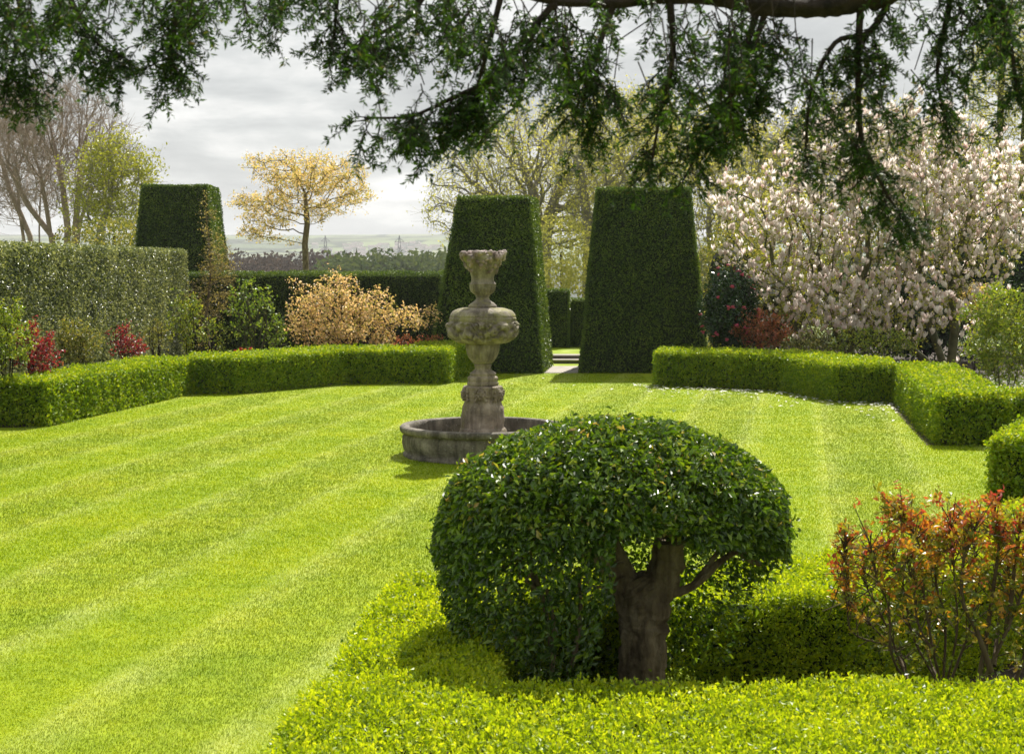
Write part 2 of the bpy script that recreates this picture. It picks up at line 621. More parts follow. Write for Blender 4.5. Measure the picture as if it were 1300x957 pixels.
# =================================================================== TERRAIN
def terrain_z(x, y):
    ys = [-100, 60, 120, 350, 600, 1400, 2000, 2200, 2500, 2700, 3600, 4300]
    zs = [-.012, -.012, -3, -17, -34, -42, -5, 10, 29, 41, 70, 60]
    z = np.interp(y, ys, zs)
    f = np.clip((y - 150) / 600, 0, 1)
    p = np.stack([x / 400, y / 500, np.zeros_like(x)], -1).reshape(-1, 3)
    n = sn(p, .8, 5).reshape(x.shape)
    z = z + f * 4.0 * n
    # the ridge sinks a little to the right, a second ridge far left
    z = z + np.clip((y - 2500) / 1000, 0, 1) * (-x / 3000 * 10 - 1)
    side = np.clip((np.abs(x) - 80) / 400, 0, 1) * np.clip(1 - np.abs(y) / 400, 0, 1)
    return z - side * 6

ys = np.concatenate([np.linspace(-60, 70, 14), np.linspace(85, 600, 24), np.linspace(640, 4300, 80)])
xs = np.concatenate([np.linspace(-2600, -400, 30), np.linspace(-350, 350, 36), np.linspace(400, 2600, 30)])
X, Y = np.meshgrid(xs, ys)
Z = terrain_z(X, Y)
g = Geo()
nx, ny = len(xs), len(ys)
i, j = np.meshgrid(np.arange(ny - 1), np.arange(nx - 1), indexing='ij')
g.add(np.stack([X, Y, Z], 2), np.stack([i * nx + j, i * nx + j + 1, (i + 1) * nx + j + 1, (i + 1) * nx + j], 2).reshape(-1, 4), smooth=True)
m, nt, out = newmat('countryside')
tc = nt.nodes.new('ShaderNodeTexCoord')
vo = nt.nodes.new('ShaderNodeTexVoronoi')
vo.inputs['Scale'].default_value = .006
mp = nt.nodes.new('ShaderNodeMapping'); mp.inputs['Scale'].default_value = (1, .7, 0)
nt.links.new(tc.outputs['Object'], mp.inputs[0]); nt.links.new(mp.outputs[0], vo.inputs['Vector'])
fc = ramp(nt, [(0, (.13, .17, .07)), (.35, (.17, .21, .09)), (.6, (.09, .12, .06)), (.8, (.19, .21, .11)), (1, (.11, .15, .07))], vo.outputs['Color'])  # fields greyed and paled, part of the valley haze is in these colours
vo2 = nt.nodes.new('ShaderNodeTexVoronoi'); vo2.feature = 'DISTANCE_TO_EDGE'
vo2.inputs['Scale'].default_value = .006
nt.links.new(mp.outputs[0], vo2.inputs['Vector'])
edge = ramp(nt, [(0, (1, 1, 1)), (.05, (1, 1, 1)), (.08, (0, 0, 0))], vo2.outputs['Distance'])
fc = mix(nt, edge, fc, (.03, .045, .02))
wd = ramp(nt, [(.56, (0, 0, 0)), (.60, (1, 1, 1))], noise(nt, .0045, 5, .6))
fc = mix(nt, wd, fc, (.04, .05, .025))
p = nt.nodes.new('ShaderNodeBsdfPrincipled'); p.inputs['Roughness'].default_value = 1; p.inputs['Specular IOR Level'].default_value = .1
nt.links.new(fc, p.inputs['Base Color']); nt.links.new(p.outputs[0], out.inputs[0])
tag(g.build('hills', m), kind='structure')

# =================================================================== LAWN
STRIPE = .19
def lawn_material(name, blades):
    m, nt, out = newmat(name)
    tc = nt.nodes.new('ShaderNodeTexCoord')
    sp = nt.nodes.new('ShaderNodeSeparateXYZ')
    nt.links.new(tc.outputs['Object'], sp.inputs[0])
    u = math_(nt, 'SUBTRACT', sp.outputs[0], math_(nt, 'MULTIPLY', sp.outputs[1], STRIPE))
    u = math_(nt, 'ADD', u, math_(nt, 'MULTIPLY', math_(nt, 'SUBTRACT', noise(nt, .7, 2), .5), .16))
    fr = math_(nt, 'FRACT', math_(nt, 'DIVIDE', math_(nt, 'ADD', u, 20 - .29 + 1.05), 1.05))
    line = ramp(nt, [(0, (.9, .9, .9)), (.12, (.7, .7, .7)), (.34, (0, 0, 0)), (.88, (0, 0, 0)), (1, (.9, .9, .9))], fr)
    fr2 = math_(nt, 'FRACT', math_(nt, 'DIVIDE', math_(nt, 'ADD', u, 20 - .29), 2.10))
    band = ramp(nt, [(0, (0, 0, 0)), (.48, (0, 0, 0)), (.52, (1, 1, 1)), (.98, (1, 1, 1)), (1, (0, 0, 0))], fr2)  # alternate stripes paler, sheen of the leaning blades put into the colour
    if blades:
        a = nt.nodes.new('ShaderNodeAttribute'); a.attribute_name = 'rnd'
        base = ramp(nt, [(0, (.14, .215, .006)), (.5, (.255, .335, .008)), (.85, (.335, .40, .016)), (1, (.45, .48, .15))], a.outputs['Fac'])
    else:
        base = ramp(nt, [(.3, (.16, .235, .004)), (.55, (.24, .32, .006)), (.75, (.31, .38, .010))], noise(nt, 60, 6, .7))
    big = ramp(nt, [(.35, (.78, .86, .85)), (.5, (.97, .98, .9)), (.66, (1.16, 1.07, .95))], noise(nt, .8, 7, .72))
    c = mix(nt, 1.0, base, big, 'MULTIPLY')
    fine = ramp(nt, [(.35, (.84, .87, .8)), (.65, (1.14, 1.10, 1.1))], noise(nt, 5, 5, .7))
    c = mix(nt, 1.0, c, fine, 'MULTIPLY')
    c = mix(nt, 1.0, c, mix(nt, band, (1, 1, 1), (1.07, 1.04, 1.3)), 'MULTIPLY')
    patchy = ramp(nt, [(.38, (.1, .1, .1)), (.66, (1, 1, 1))], noise(nt, 1.3, 8, .75))
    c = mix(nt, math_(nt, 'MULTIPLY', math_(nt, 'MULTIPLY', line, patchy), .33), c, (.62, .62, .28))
    p = nt.nodes.new('ShaderNodeBsdfPrincipled')
    p.inputs['Roughness'].default_value = .5 if blades else .8
    p.inputs['Specular IOR Level'].default_value = .15
    nt.links.new(c, p.inputs['Base Color'])
    t = nt.nodes.new('ShaderNodeBsdfTranslucent')
    nt.links.new(mix(nt, 1.0, c, (1.15, 1.15, .4), 'MULTIPLY'), t.inputs['Color'])
    x = nt.nodes.new('ShaderNodeMixShader'); x.inputs[0].default_value = .45 if blades else 0.0
    nt.links.new(p.outputs[0], x.inputs[1]); nt.links.new(t.outputs[0], x.inputs[2])
    nt.links.new(x.outputs[0], out.inputs[0])
    return m
lawn_m = lawn_material('lawn_turf', False)
blade_m = lawn_material('grass_blade', True)

def sheet(name, x0, x1, y0, y1, z, mat):
    g = Geo().add([[x0, y0, z], [x1, y0, z], [x1, y1, z], [x0, y1, z]], [[0, 1, 2, 3]])
    return tag(g.build(name, mat), kind='structure')
sheet('lawn', -16, 16, -4, 46, .0, lawn_m)

# outline of the mown lawn (bed edges), world x-y
L1 = [at(-330, 546)[:2], at(58, 541)[:2]]
def inlawn(P):
    x, y = P[:, 0], P[:, 1]
    lx = np.interp(y, [5, 22.6, 28.4, 30.8, 33.8], [-9.5, -7.2, -6.0, -5.5, -5.0])
    rx = np.interp(y, [5, 20.3, 20.4, 26.8], [9, 9, 5.62, 6.7])
    ok = (x > lx) & (x < rx) & (y > 6) & (y < 34)
    # behind left hedge run and right hedge run
    ok &= ~((x < -.9) & (y > np.interp(x, [-6, -4.9, -3.3, -1.3, -.9], [28.3, 28.4, 30.5, 30.9, 34])))
    ok &= ~((x > 2.8) & (y > np.interp(x, [2.8, 5.0, 5.6, 6.7], [30.2, 28.9, 26.7, 26.6])))
    # foreground bed
    ok &= ~((x > -.95 + .1 * (y - 6)) & (y < np.interp(x, [-.8, .9, 1.8, 3.5, 6], [8.35, 8.7, 9.0, 11.1, 13])))
    return ok

n = 1050000
rng = np.random.default_rng(3)
dY = 6.5 * (34.0 / 6.5) ** rng.random(n)            # thinner with distance
dX = rng.uniform(-.40, .40, n) * dY + rng.normal(size=n) * .3
P = np.stack([dX, dY, np.full(n, .001)], 1)
P = P[inlawn(P)]
n = len(P)
s = np.clip(P[:, 1] / 9, .85, 2.6)
hgt = .0115 * np.clip(s, .9, 1.5) * rng.uniform(.6, 1.3, n)
wid = .0020 * s * rng.uniform(.7, 1.3, n)
u = (P[:, 0] - STRIPE * P[:, 1] - .29) / 1.05
lean = np.where(np.floor(u) % 2 == 0, 1.0, -1.0)
D = nrm(np.stack([rng.normal(size=n) * .45 + lean * .08, rng.normal(size=n) * .45 + lean * .45, np.full(n, 1.0)], 1))
S = nrm(np.stack([rng.normal(size=n), rng.normal(size=n) * .5, np.zeros(n)], 1))
V = np.stack([P - S * wid[:, None], P + S * wid[:, None], P + D * hgt[:, None] + S * wid[:, None] * .3,
              P + D * hgt[:, None] - S * wid[:, None] * .3], 1)
g = Geo().add(V.reshape(-1, 3), np.arange(4 * n).reshape(n, 4), 0, np.clip(rng.random(n) ** 1.1 + .12 * sn(P, 2, 8), 0, 1))
tag(g.build('mown_grass', blade_m), 'short mown yellow green grass covering the striped lawn', 'grass', kind='stuff')

# soil of the beds, a centimetre under/over the turf
def poly_sheet(name, pts, z, mat):
    g = Geo().add([[p[0], p[1], z] for p in pts], [list(range(len(pts)))])
    return tag(g.build(name, mat), kind='structure')
poly_sheet('left_bed_soil', [(-9.5, 14), (-8.7, 22.4), (-7.1, 22.5), (-6.05, 28.5), (-4.9, 28.45), (-3.3, 30.6), (-1.35, 31.0), (-.8, 33.4), (-.9, 42), (-12, 42)], .006, M['soil'])
poly_sheet('right_bed_soil', [(2.98, 30.25), (5, 28.85), (5.6, 26.6), (6.5, 26.5), (5.5, 20.25), (12, 20.2), (14, 45), (4.4, 45), (4.6, 36), (4.4, 31.8), (3.0, 31.3)], .006, M['soil'])
poly_sheet('front_bed_soil', [(-.9, 4.5), (4, 4.5), (7, 12), (5, 12.4), (3.4, 10.9), (1.7, 8.8), (-.6, 8.3)], .006, M['soil'])

# paved landing between the two topiaries, steps and second lawn
M['paving'] = surfmat('paving_stone', [(.3, (.30, .27, .24)), (.7, (.45, .41, .36))], 2.5, bump=.3, bscale=30)
M['step'] = surfmat('step_stone', [(.3, (.16, .13, .11)), (.7, (.34, .30, .26))], 4, bump=.4)
x0, x1 = atY(700, 470, 33.8)[0], atY(742, 470, 33.8)[0]
poly_sheet('path', [(x0 - .25, 33.7), (x1 + .1, 33.7), (x1 + .4, 36.0), (x0 + .1, 36.0)], .008, M['paving'])
t = empty('garden_steps', (1.3, 37.3, 0))
for k in range(2):
    g = Geo()
    ya, z1 = 37.0 + k * .42, .09 * (k + 1)
    q = frustum([(.55, ya, 0), (2.4, ya, 0), (2.4, ya + .9, 0), (.55, ya + .9, 0)], [(.55, ya + .015, z1), (2.4, ya + .015, z1), (2.4, ya + .9, z1), (.55, ya + .9, z1)])
    for p_ in q: g.add(p_, [[0, 1, 2, 3]])
    for p_ in frustum([(.52, ya - .03, z1 - .03), (2.43, ya - .03, z1 - .03), (2.43, ya + .40, z1 - .03), (.52, ya + .40, z1 - .03)],
                      [(.52, ya - .03, z1 + .004), (2.43, ya - .03, z1 + .004), (2.43, ya + .40, z1 + .004), (.52, ya + .40, z1 + .004)]):
        g.add(p_, [[0, 1, 2, 3]], 1)
    st = g.build('step', [M['step'], M['paving']], t)
    recentre(t, [st])
tag(t, 'low stone steps in the gap between the two tall topiary blocks', 'steps')
sheet('upper_lawn', -1.2, 4.2, 37.86, 46, .185, lawn_m)

# =================================================================== CLIPPED YEW
Y0 = 33.6
def topiary(name, pl, pr, Yb, ptl, ptr, pty, inb, depth, shear, label, seed, group=None):
    bl, br = atY(pl, 470, Yb)[0], atY(pr, 470, Yb)[0]
    Yt = Yb + inb
    tl, tr = atY(ptl, pty, Yt), atY(ptr, pty, Yt)
    z = tl[2]
    dt = depth - 2 * inb
    b = [(bl, Yb, 0), (br, Yb, 0), (br + shear * depth, Yb + depth, 0), (bl + shear * depth, Yb + depth, 0)]
    t = [(tl[0], Yt, z), (tr[0], Yt, z), (tr[0] + shear * dt, Yt + dt, z), (tl[0] + shear * dt, Yt + dt, z)]
    o = hedge(name, frustum(b, t), 2300, .058, M['yew'], M['core'], inset=.05, rough=.022, align=.35, aspect=.42,
              up=.7, lump=.014, seed=seed, depth=.05)
    tag(o, label, 'topiary', group)
    return o
topiary('yew_topiary', 541, 689, 33.6, 581, 673, 250, .42, 2.6, .11, 'tall dark green flat topped topiary block just behind the fountain urn, its right side sunlit', 21, 'tapered yew blocks')
topiary('yew_topiary', 735, 900, 33.7, 757, 876, 239, .42, 2.9, .09, 'widest tall dark green topiary block, right of the gap beside the blossoming magnolia', 22, 'tapered yew blocks')
topiary('yew_topiary', 156, 281, 43.2, 180, 262, 235, .45, 3.0, -.02, 'dark green tapered topiary block rising behind the corner of the tall left hedge', 23, 'tapered yew blocks')

# tall hedge on the left, running away from the camera
def yews(name, front, width, h, label, seed, dens=3000, mat='yew_sunlit', size=.045, rough=.045, lump=.035):
    back = offset_path(front, width)
    o = hedge(name, strip(front, back, h), dens, size, M[mat], M['core'], inset=.07, rough=rough, align=.3, aspect=.42, up=.5, lump=lump, seed=seed, depth=.07)
    return tag(o, label, 'hedge')
# travel so that "front" is on the right-hand side of travel = facing the lawn
yews('tall_hedge', [(-8.7, 19.0), (-8.62, 30), (-8.55, 40.6)], 1.5, 2.71, 'tall clipped yew hedge along the left border with glinting leaves', 31, dens=3000, size=.066, rough=.05, lump=.02)
yews('back_hedge', [(-10.6, 41.8), (-5, 41.8), (-1.9, 41.7)], 1.2, 2.13, 'dark straight hedge across the back, between corner climber and left tall topiary', 32, mat='yew')
# clipped hedges seen through the gap
for a, b, yb, yt, Yg, lab, sd in ((693, 723, 442, 368, 40.6, 'square taller hedge block seen through the gap above the stone steps', 34), (723, 775, 442, 380, 40.9, 'lower far hedge seen through the gap, adjoining a square taller block', 35)):
    xa, xb = atY(a, yb, Yg)[0], atY(b, yb, Yg)[0]
    zt = atY(a, yt, Yg)[2]
    if sd == 35: xa += .06
    o = hedge('yew_hedge', strip([(xa, Yg), (xb, Yg)], [(xa, Yg + 1.2), (xb, Yg + 1.2)], zt - .18, .18), 3000, .045, M['yew'], M['core'], seed=sd, rough=.015, lump=.005)
    tag(o, lab, 'hedge')
o = hedge('yew_hedge', strip([(-1.4, 40.8), (.93, 40.75)], [(-1.4, 42), (.93, 41.9)], 1.4, .1), 1200, .06, M['yew'], M['core'], seed=36)
tag(o, 'far hedge continuing behind the left tall topiary', 'hedge')

# =================================================================== LOW BOX HEDGES, middle distance
H = .66
def boxrun(name, front, w, label, seed, h=H, dens=3300, size=.048, mat='box_far', sprig=(480, .075, 7, .042), ends=(True, True), skip=None, lump=.022, back=None):
    back = back if back is not None else offset_path(front, w)
    o = hedge(name, strip(front, back, h, ends=ends), dens, size, M[mat], M['core_light'], inset=.07, rough=.055, align=.35, aspect=.6, up=.3,
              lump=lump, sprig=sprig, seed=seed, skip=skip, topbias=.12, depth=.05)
    return tag(o, label, 'hedge', None)
# left run: end face, long side by the lawn, then the run across the back
a0, a1, a2 = at(-60, 543)[:2], at(58, 542)[:2], at(241, 501)[:2]
boxrun('box_hedge', [a0 + [-2, 0], a1, a2 + [0, .0]], .85, 'low bright box hedge running along the lawn in front of the left border', 41)
b = [at(243, 501)[:2] + [-.02, .0], at(306, 500)[:2], at(375, 494)[:2], at(442, 488)[:2], at(568, 487)[:2], at(601, 475)[:2]]
boxrun('box_hedge', b, 1.0, 'low box hedge curving across the back of the lawn to the left tall topiary', 42)
c = [at(833, 474)[:2] , at(832, 491)[:2], at(905, 492)[:2], at(990, 497)[:2], at(1030, 505)[:2], at(1060, 511)[:2], at(1137, 512)[:2]]
bb = offset_path(c[1:], 1.15)
boxrun('box_hedge', c[1:], 1.15, 'low box hedge with fallen petals at its foot, in front of the magnolia', 43, back=bb)
d = [at(1139, 512)[:2], at(1189, 565)[:2]]
boxrun('box_hedge', d, .95, 'low box hedge with sunlit top running toward the camera from the magnolia corner', 44)
e_ = [at(1189, 565)[:2] + [.96, .35], at(1560, 567)[:2]]
e_ = [np.array([d[1][0] + .80, d[1][1] + .02]), np.array([9.5, d[1][1] - .05])]
boxrun('box_hedge', e_, .75, 'low box hedge leaving the right edge of the photo beside the yellow green shrub', 45)
f_ = [np.array([6.9, 19.0]), np.array([5.75, 17.0]), np.array([4.75, 15.2])]
boxrun('box_hedge', f_, 1.7, 'nearer low box hedge end cut off by the right edge of the photo', 46, sprig=(900, .075, 7, .034))

# =================================================================== FOREGROUND BOX HEDGES
NH = .65
sp = (1500, .075, 8, .025)
fr = [(-.86, 4.7), (4.2, 4.7)]; bk = [(-.80, 6.25), (4.2, 6.35)]
def near(name, quads, label, seed, skip=None):
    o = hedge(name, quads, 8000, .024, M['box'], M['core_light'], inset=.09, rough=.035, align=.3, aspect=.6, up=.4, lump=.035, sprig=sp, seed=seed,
              skip=skip, topbias=.15, depth=.08)
    return tag(o, label, 'hedge')
near('box_hedge', strip(fr, bk, NH, ends=(True, False)), 'near low box hedge running along the very bottom of the photo', 51)
lf = [(-.80, 6.25), (-.78, 7.2), (-.68, 8.45)]; lr = [(-.05, 6.27), (-.0, 7.2), (.1, 7.6)]
near('box_hedge', strip(lr, lf, NH - .02, ends=(False, False)), 'short low box hedge joining the near and rear runs, left of the dome shrub', 52)
rf = [(.1, 7.65), (.9, 7.8), (1.9, 8.1), (3.2, 9.2), (5.2, 11.0)]
rb = [(-.68, 8.47), (.8, 8.75), (1.78, 9.05), (3.0, 10.4), (4.5, 12.2)]
near('box_hedge', strip(rf, rb, NH, ends=(False, True)), 'low box hedge passing behind the dome shrub toward the right side of the lawn', 53)

# =================================================================== FOUNTAIN
FX, FY = atY(613, 540, 19.25)[0], 19.25
k = FY / F
def zf(py): return float(atY(613, py, FY)[2])
def stone(name, a, b, c_, lich=(.20, .19, .05), lf=.6, bump=.5):
    m, nt, out = newmat(name)
    n1 = noise(nt, 5, 8, .65)
    col = ramp(nt, [(.3, a), (.5, b), (.7, c_)], n1)
    tcs = nt.nodes.new('ShaderNodeTexCoord'); mp = nt.nodes.new('ShaderNodeMapping'); mp.inputs['Scale'].default_value = (9, 9, 1.2)
    nt.links.new(tcs.outputs['Object'], mp.inputs[0])
    st = ramp(nt, [(.40, (.38, .36, .34)), (.58, (1, 1, 1))], noise(nt, 1.2, 5, .6, vec=mp.outputs[0]))
    col = mix(nt, .8, col, st, 'MULTIPLY')
    lm = ramp(nt, [(.52, (0, 0, 0)), (.66, (1, 1, 1))], noise(nt, 3.1, 6, .7))
    col = mix(nt, math_(nt, 'MULTIPLY', lm, lf), col, lich)
    sp_ = ramp(nt, [(.60, (0, 0, 0)), (.68, (1, 1, 1))], noise(nt, 28, 3, .6))
    col = mix(nt, math_(nt, 'MULTIPLY', sp_, .45), col, (.42, .40, .34))
    p = nt.nodes.new('ShaderNodeBsdfPrincipled'); p.inputs['Roughness'].default_value = .72
    p.inputs['Specular IOR Level'].default_value = .4
    nt.links.new(col, p.inputs['Base Color'])
    bm = nt.nodes.new('ShaderNodeBump'); bm.inputs['Strength'].default_value = min(1, bump * 1.8); bm.inputs['Distance'].default_value = .035
    nt.links.new(noise(nt, 30, 9, .75), bm.inputs['Height']); nt.links.new(bm.outputs[0], p.inputs['Normal'])
    nt.links.new(p.outputs[0], out.inputs[0])
    return m
S1 = stone('weathered_stone', (.15, .12, .09), (.32, .26, .19), (.50, .42, .32))
S2 = stone('basin_stone', (.09, .08, .06), (.21, .185, .14), (.40, .36, .28), lf=.2, bump=.55)
S3 = stone('lichen_stone', (.13, .11, .08), (.30, .255, .19), (.48, .42, .33), lich=(.30, .29, .05), lf=.75)
S4 = stone('carved_fruit_stone', (.16, .11, .095), (.42, .32, .28), (.66, .56, .51), lich=(.10, .08, .07), lf=.6)

fo = empty('stone_fountain', (FX, FY, 0))
tag(fo, 'weathered stone fountain with urn on carved pedestal in round basin', 'fountain')
def rough_fn(amp, s, seed):
    def fn(Rr, Z, A):
        p = np.stack([Rr * np.cos(A), Rr * np.sin(A), Z], -1).reshape(-1, 3)
        return Rr + amp * sn(p, s, seed).reshape(Rr.shape)
    return fn
# basin
zr = .385
g = Geo()
prof = [(.97, -.02), (1.0, .0), (1.0, .035), (.975, .05), (1.0, .10), (1.015, .17), (1.012, .25), (.99, .285), (.985, .30), (1.03, .305), (1.045, .325),
        (1.045, .365), (1.03, .383), (1.0, .388), (.95, .388), (.925, .375), (.92, .33), (.91, .2), (.90, .10), (.5, .09), (.0, .09)]
lathe(g, prof, 128, fn=rough_fn(.006, 5, 2))
parts = [g.build('basin', S2, fo)]
# pedestal inside the basin
px = lambda r: r * k
Pd = [(0, .09), (.40, .09), (.40, .20), (.33, .21), (px(29), .25), (px(30), zf(548)), (px(28), zf(543.5)), (px(26.5), zf(542)), (px(27.3), zf(536)), (px(27.5), zf(527)),
      (px(25.5), zf(517)), (px(22.5), zf(510)), (px(22), zf(505)), (px(24), zf(502)), (px(24.5), zf(494)), (px(25.5), zf(491)), (px(23), zf(489.5)), (px(19), zf(489))]
g = Geo(); lathe(g, dense(Pd, 4), 96, fn=rough_fn(.016, 8, 4)); parts.append(g.build('pedestal', S1, fo))
Ps = [(px(19), zf(489.3)), (px(20), zf(488)), (px(20), zf(485.5)), (px(18.8), zf(484)), (px(19.5), zf(481)), (px(19), zf(478.5)), (px(16), zf(476.5)), (px(16.8), zf(474.5)), (px(15.5), zf(472.5)),
      (px(11.5), zf(470)), (px(10.2), zf(467)), (px(11.2), zf(463.5)), (px(10), zf(462))]
g = Geo(); lathe(g, dense(Ps, 4), 72, fn=rough_fn(.004, 9, 5)); parts.append(g.build('stem', S1, fo))
# lower gadrooned cup and broad bowl
def flutes(n, zlo, zhi, amp, base):
    def fn(Rr, Z, A):
        Rr = base(Rr, Z, A)
        w = np.clip((Z - zlo) / (.15 * (zhi - zlo)), 0, 1) * np.clip((zhi - Z) / (.15 * (zhi - zlo)), 0, 1)
        return Rr * (1 + amp * w * (np.abs(np.sin(A * n / 2)) - .6))
    return fn
Pc = [(px(10), zf(462)), (px(13), zf(460)), (px(16.5), zf(455)), (px(19.5), zf(448)), (px(21), zf(440)), (px(21.3), zf(434)), (px(22.5), zf(432)), (px(22), zf(430))]
g = Geo(); lathe(g, dense(Pc, 6), 160, fn=flutes(24, zf(460), zf(436), .09, rough_fn(.003, 8, 6))); parts.append(g.build('cup', S3, fo))
def relief(Rr, Z, A):
    p = np.stack([np.cos(A) * .42, np.sin(A) * .42, Z * 1.2], -1).reshape(-1, 3)
    w = np.clip((Z - zf(432)) / .04, 0, 1) * np.clip((zf(407) - Z) / .04, 0, 1)
    car = np.abs(sn(p, 13, 17)).reshape(Rr.shape)
    sw = np.abs(np.sin(A * 4)) * .5
    return Rr - .022 * w + w * (.034 * np.clip((car - .20) * 12, 0, 1) + .03 * car + .012 * np.abs(sn(p, 30, 18)).reshape(Rr.shape) + .018 * np.sin(14 * (Z - zf(420)) + 3 * sw)) + .003 * sn(p, 8, 3).reshape(Rr.shape)
Pb = [(px(21), zf(431)), (px(27), zf(435.5)), (px(34), zf(434)), (px(39.5), zf(429)), (px(41), zf(422)), (px(41.5), zf(414)), (px(42), zf(408)), (px(42.5), zf(406)), (px(42.5), zf(403.5)), (px(41.5), zf(402.5)), (px(41.5), zf(400)),
      (px(38.5), zf(395.5)), (px(34), zf(393)), (px(27), zf(391)), (px(19), zf(390.5)), (px(17), zf(391))]
g = Geo(); lathe(g, dense(Pb, 9), 320, fn=relief); parts.append(g.build('bowl', S3, fo))
# neck and vase
Pn = [(px(18), zf(391)), (px(18), zf(388)), (px(16.6), zf(387)), (px(15), zf(385)), (px(10.5), zf(382)), (px(8.6), zf(379.5)), (px(8.3), zf(377)), (px(9.5), zf(376)), (px(8.8), zf(375)),
      (px(11), zf(373.5)), (px(14.5), zf(370)), (px(16.2), zf(365)), (px(16.3), zf(362)), (px(17), zf(360.5)), (px(15.5), zf(359)), (px(14.2), zf(355)), (px(14.8), zf(350)), (px(17), zf(344)),
      (px(20), zf(338)), (px(23.5), zf(331)), (px(25), zf(325)), (px(20), zf(323)), (0, zf(324))]
g = Geo(); lathe(g, dense(Pn, 4), 160, fn=flutes(22, zf(374), zf(361), .08, rough_fn(.004, 8, 9))); parts.append(g.build('vase', S3, fo))

def blob(c, r, seed, seg=14, amp=.25):
    th = np.linspace(0, np.pi, seg); ph = np.arange(seg) / seg * 2 * np.pi
    T, Ph = np.meshgrid(th, ph, indexing='ij')
    D = np.stack([np.sin(T) * np.cos(Ph), np.sin(T) * np.sin(Ph), np.cos(T)], -1).reshape(-1, 3)
    rr = 1 + amp * sn(D * 1.2 + seed * 1.7, 1.2, seed)
    V = np.array(c) + D * np.array(r) * rr[:, None]
    i, j = np.meshgrid(np.arange(seg - 1), np.arange(seg), indexing='ij'); j2 = (j + 1) % seg
    return V, np.stack([i * seg + j, (i + 1) * seg + j, (i + 1) * seg + j2, i * seg + j2], 2).reshape(-1, 4)
rng = np.random.default_rng(77)
g = Geo()
for q in range(150):
    a = rng.uniform(0, 6.283); f = rng.random()
    py = 320.5 + 26 * f ** 1.6
    r = px(np.interp(py, [318, 322, 326, 333, 340, 348], [25, 27.5, 27.5, 23.5, 19.8, 16.5])) * rng.uniform(.94, 1.04)
    s = rng.uniform(.016, .034) * (1 if f < .5 else .8)
    g.add(*blob((r * math.cos(a), r * math.sin(a), zf(py)), (s, s, s * rng.uniform(.8, 1.3)), q, 9, .3), smooth=True)
for q in range(60):
    a = rng.uniform(0, 6.283); r = px(26) * rng.random() ** .5
    s = rng.uniform(.028, .04)
    g.add(*blob((r * math.cos(a), r * math.sin(a), zf(323) + rng.uniform(-.01, .015)), (s, s, s), 500 + q, 9, .3), smooth=True)
parts.append(g.build('carved_fruit', S4, fo))
# masks round the pedestal
for q in range(6):
    a = math.radians(-95 + q * 60)
    g = Geo()
    r0 = px(24); c = np.array([r0 * math.cos(a), r0 * math.sin(a), zf(499)])
    o_ = np.array([math.cos(a), math.sin(a), 0]); sd = np.array([-math.sin(a), math.cos(a), 0])
    g.add(*blob(c, (.055, .055, .075), q + 3, 18, .12), smooth=True)
    g.add(*blob(c + o_ * .045 + [0, 0, -.005], (.02, .02, .025), q + 30, 10, .1), smooth=True)          # nose
    for sgn in (-1, 1):
        g.add(*blob(c + o_ * .04 + sd * sgn * .026 + [0, 0, .022], (.018, .018, .013), q + 40, 10, .1), smooth=True)   # brows
        g.add(*blob(c + o_ * .035 + sd * sgn * .024 + [0, 0, -.018], (.02, .02, .022), q + 50, 10, .1), smooth=True)   # cheeks
        for w_ in range(6):
            g.add(*blob(c + sd * sgn * (.05 + .014 * (w_ % 2)) + [0, 0, .05 - .025 * w_], (.022, .022, .02), q * 9 + w_, 9, .3), smooth=True)  # mane curls
    g.add(*blob(c + o_ * .035 + [0, 0, -.045], (.024, .024, .014), q + 60, 10, .1), smooth=True)
    for w_ in range(5):
        g.add(*blob(c + sd * (.02 * (w_ - 2)) + [0, 0, .066], (.02, .02, .018), q * 7 + w_ + 90, 9, .3), smooth=True)
    parts.append(g.build('carved_mask', S1, fo))
# roses on the bowl shoulder
for q in range(5):
    a = math.radians(-98 + q * 72)
    g = Geo()
    c = np.array([px(40.5) * math.cos(a), px(40.5) * math.sin(a), zf(405)])
    for w_ in range(7):
        off = np.array([0, 0, 0]) if w_ == 6 else .022 * (np.array([-math.sin(a), math.cos(a), 0]) * math.cos(w_) + np.array([0, 0, 1]) * math.sin(w_))
        g.add(*blob(c + off, (.02, .02, .02), q * 7 + w_, 9, .25), smooth=True)
    parts.append(g.build('rosette', S4, fo))
# dry stem clinging to the basin's left side

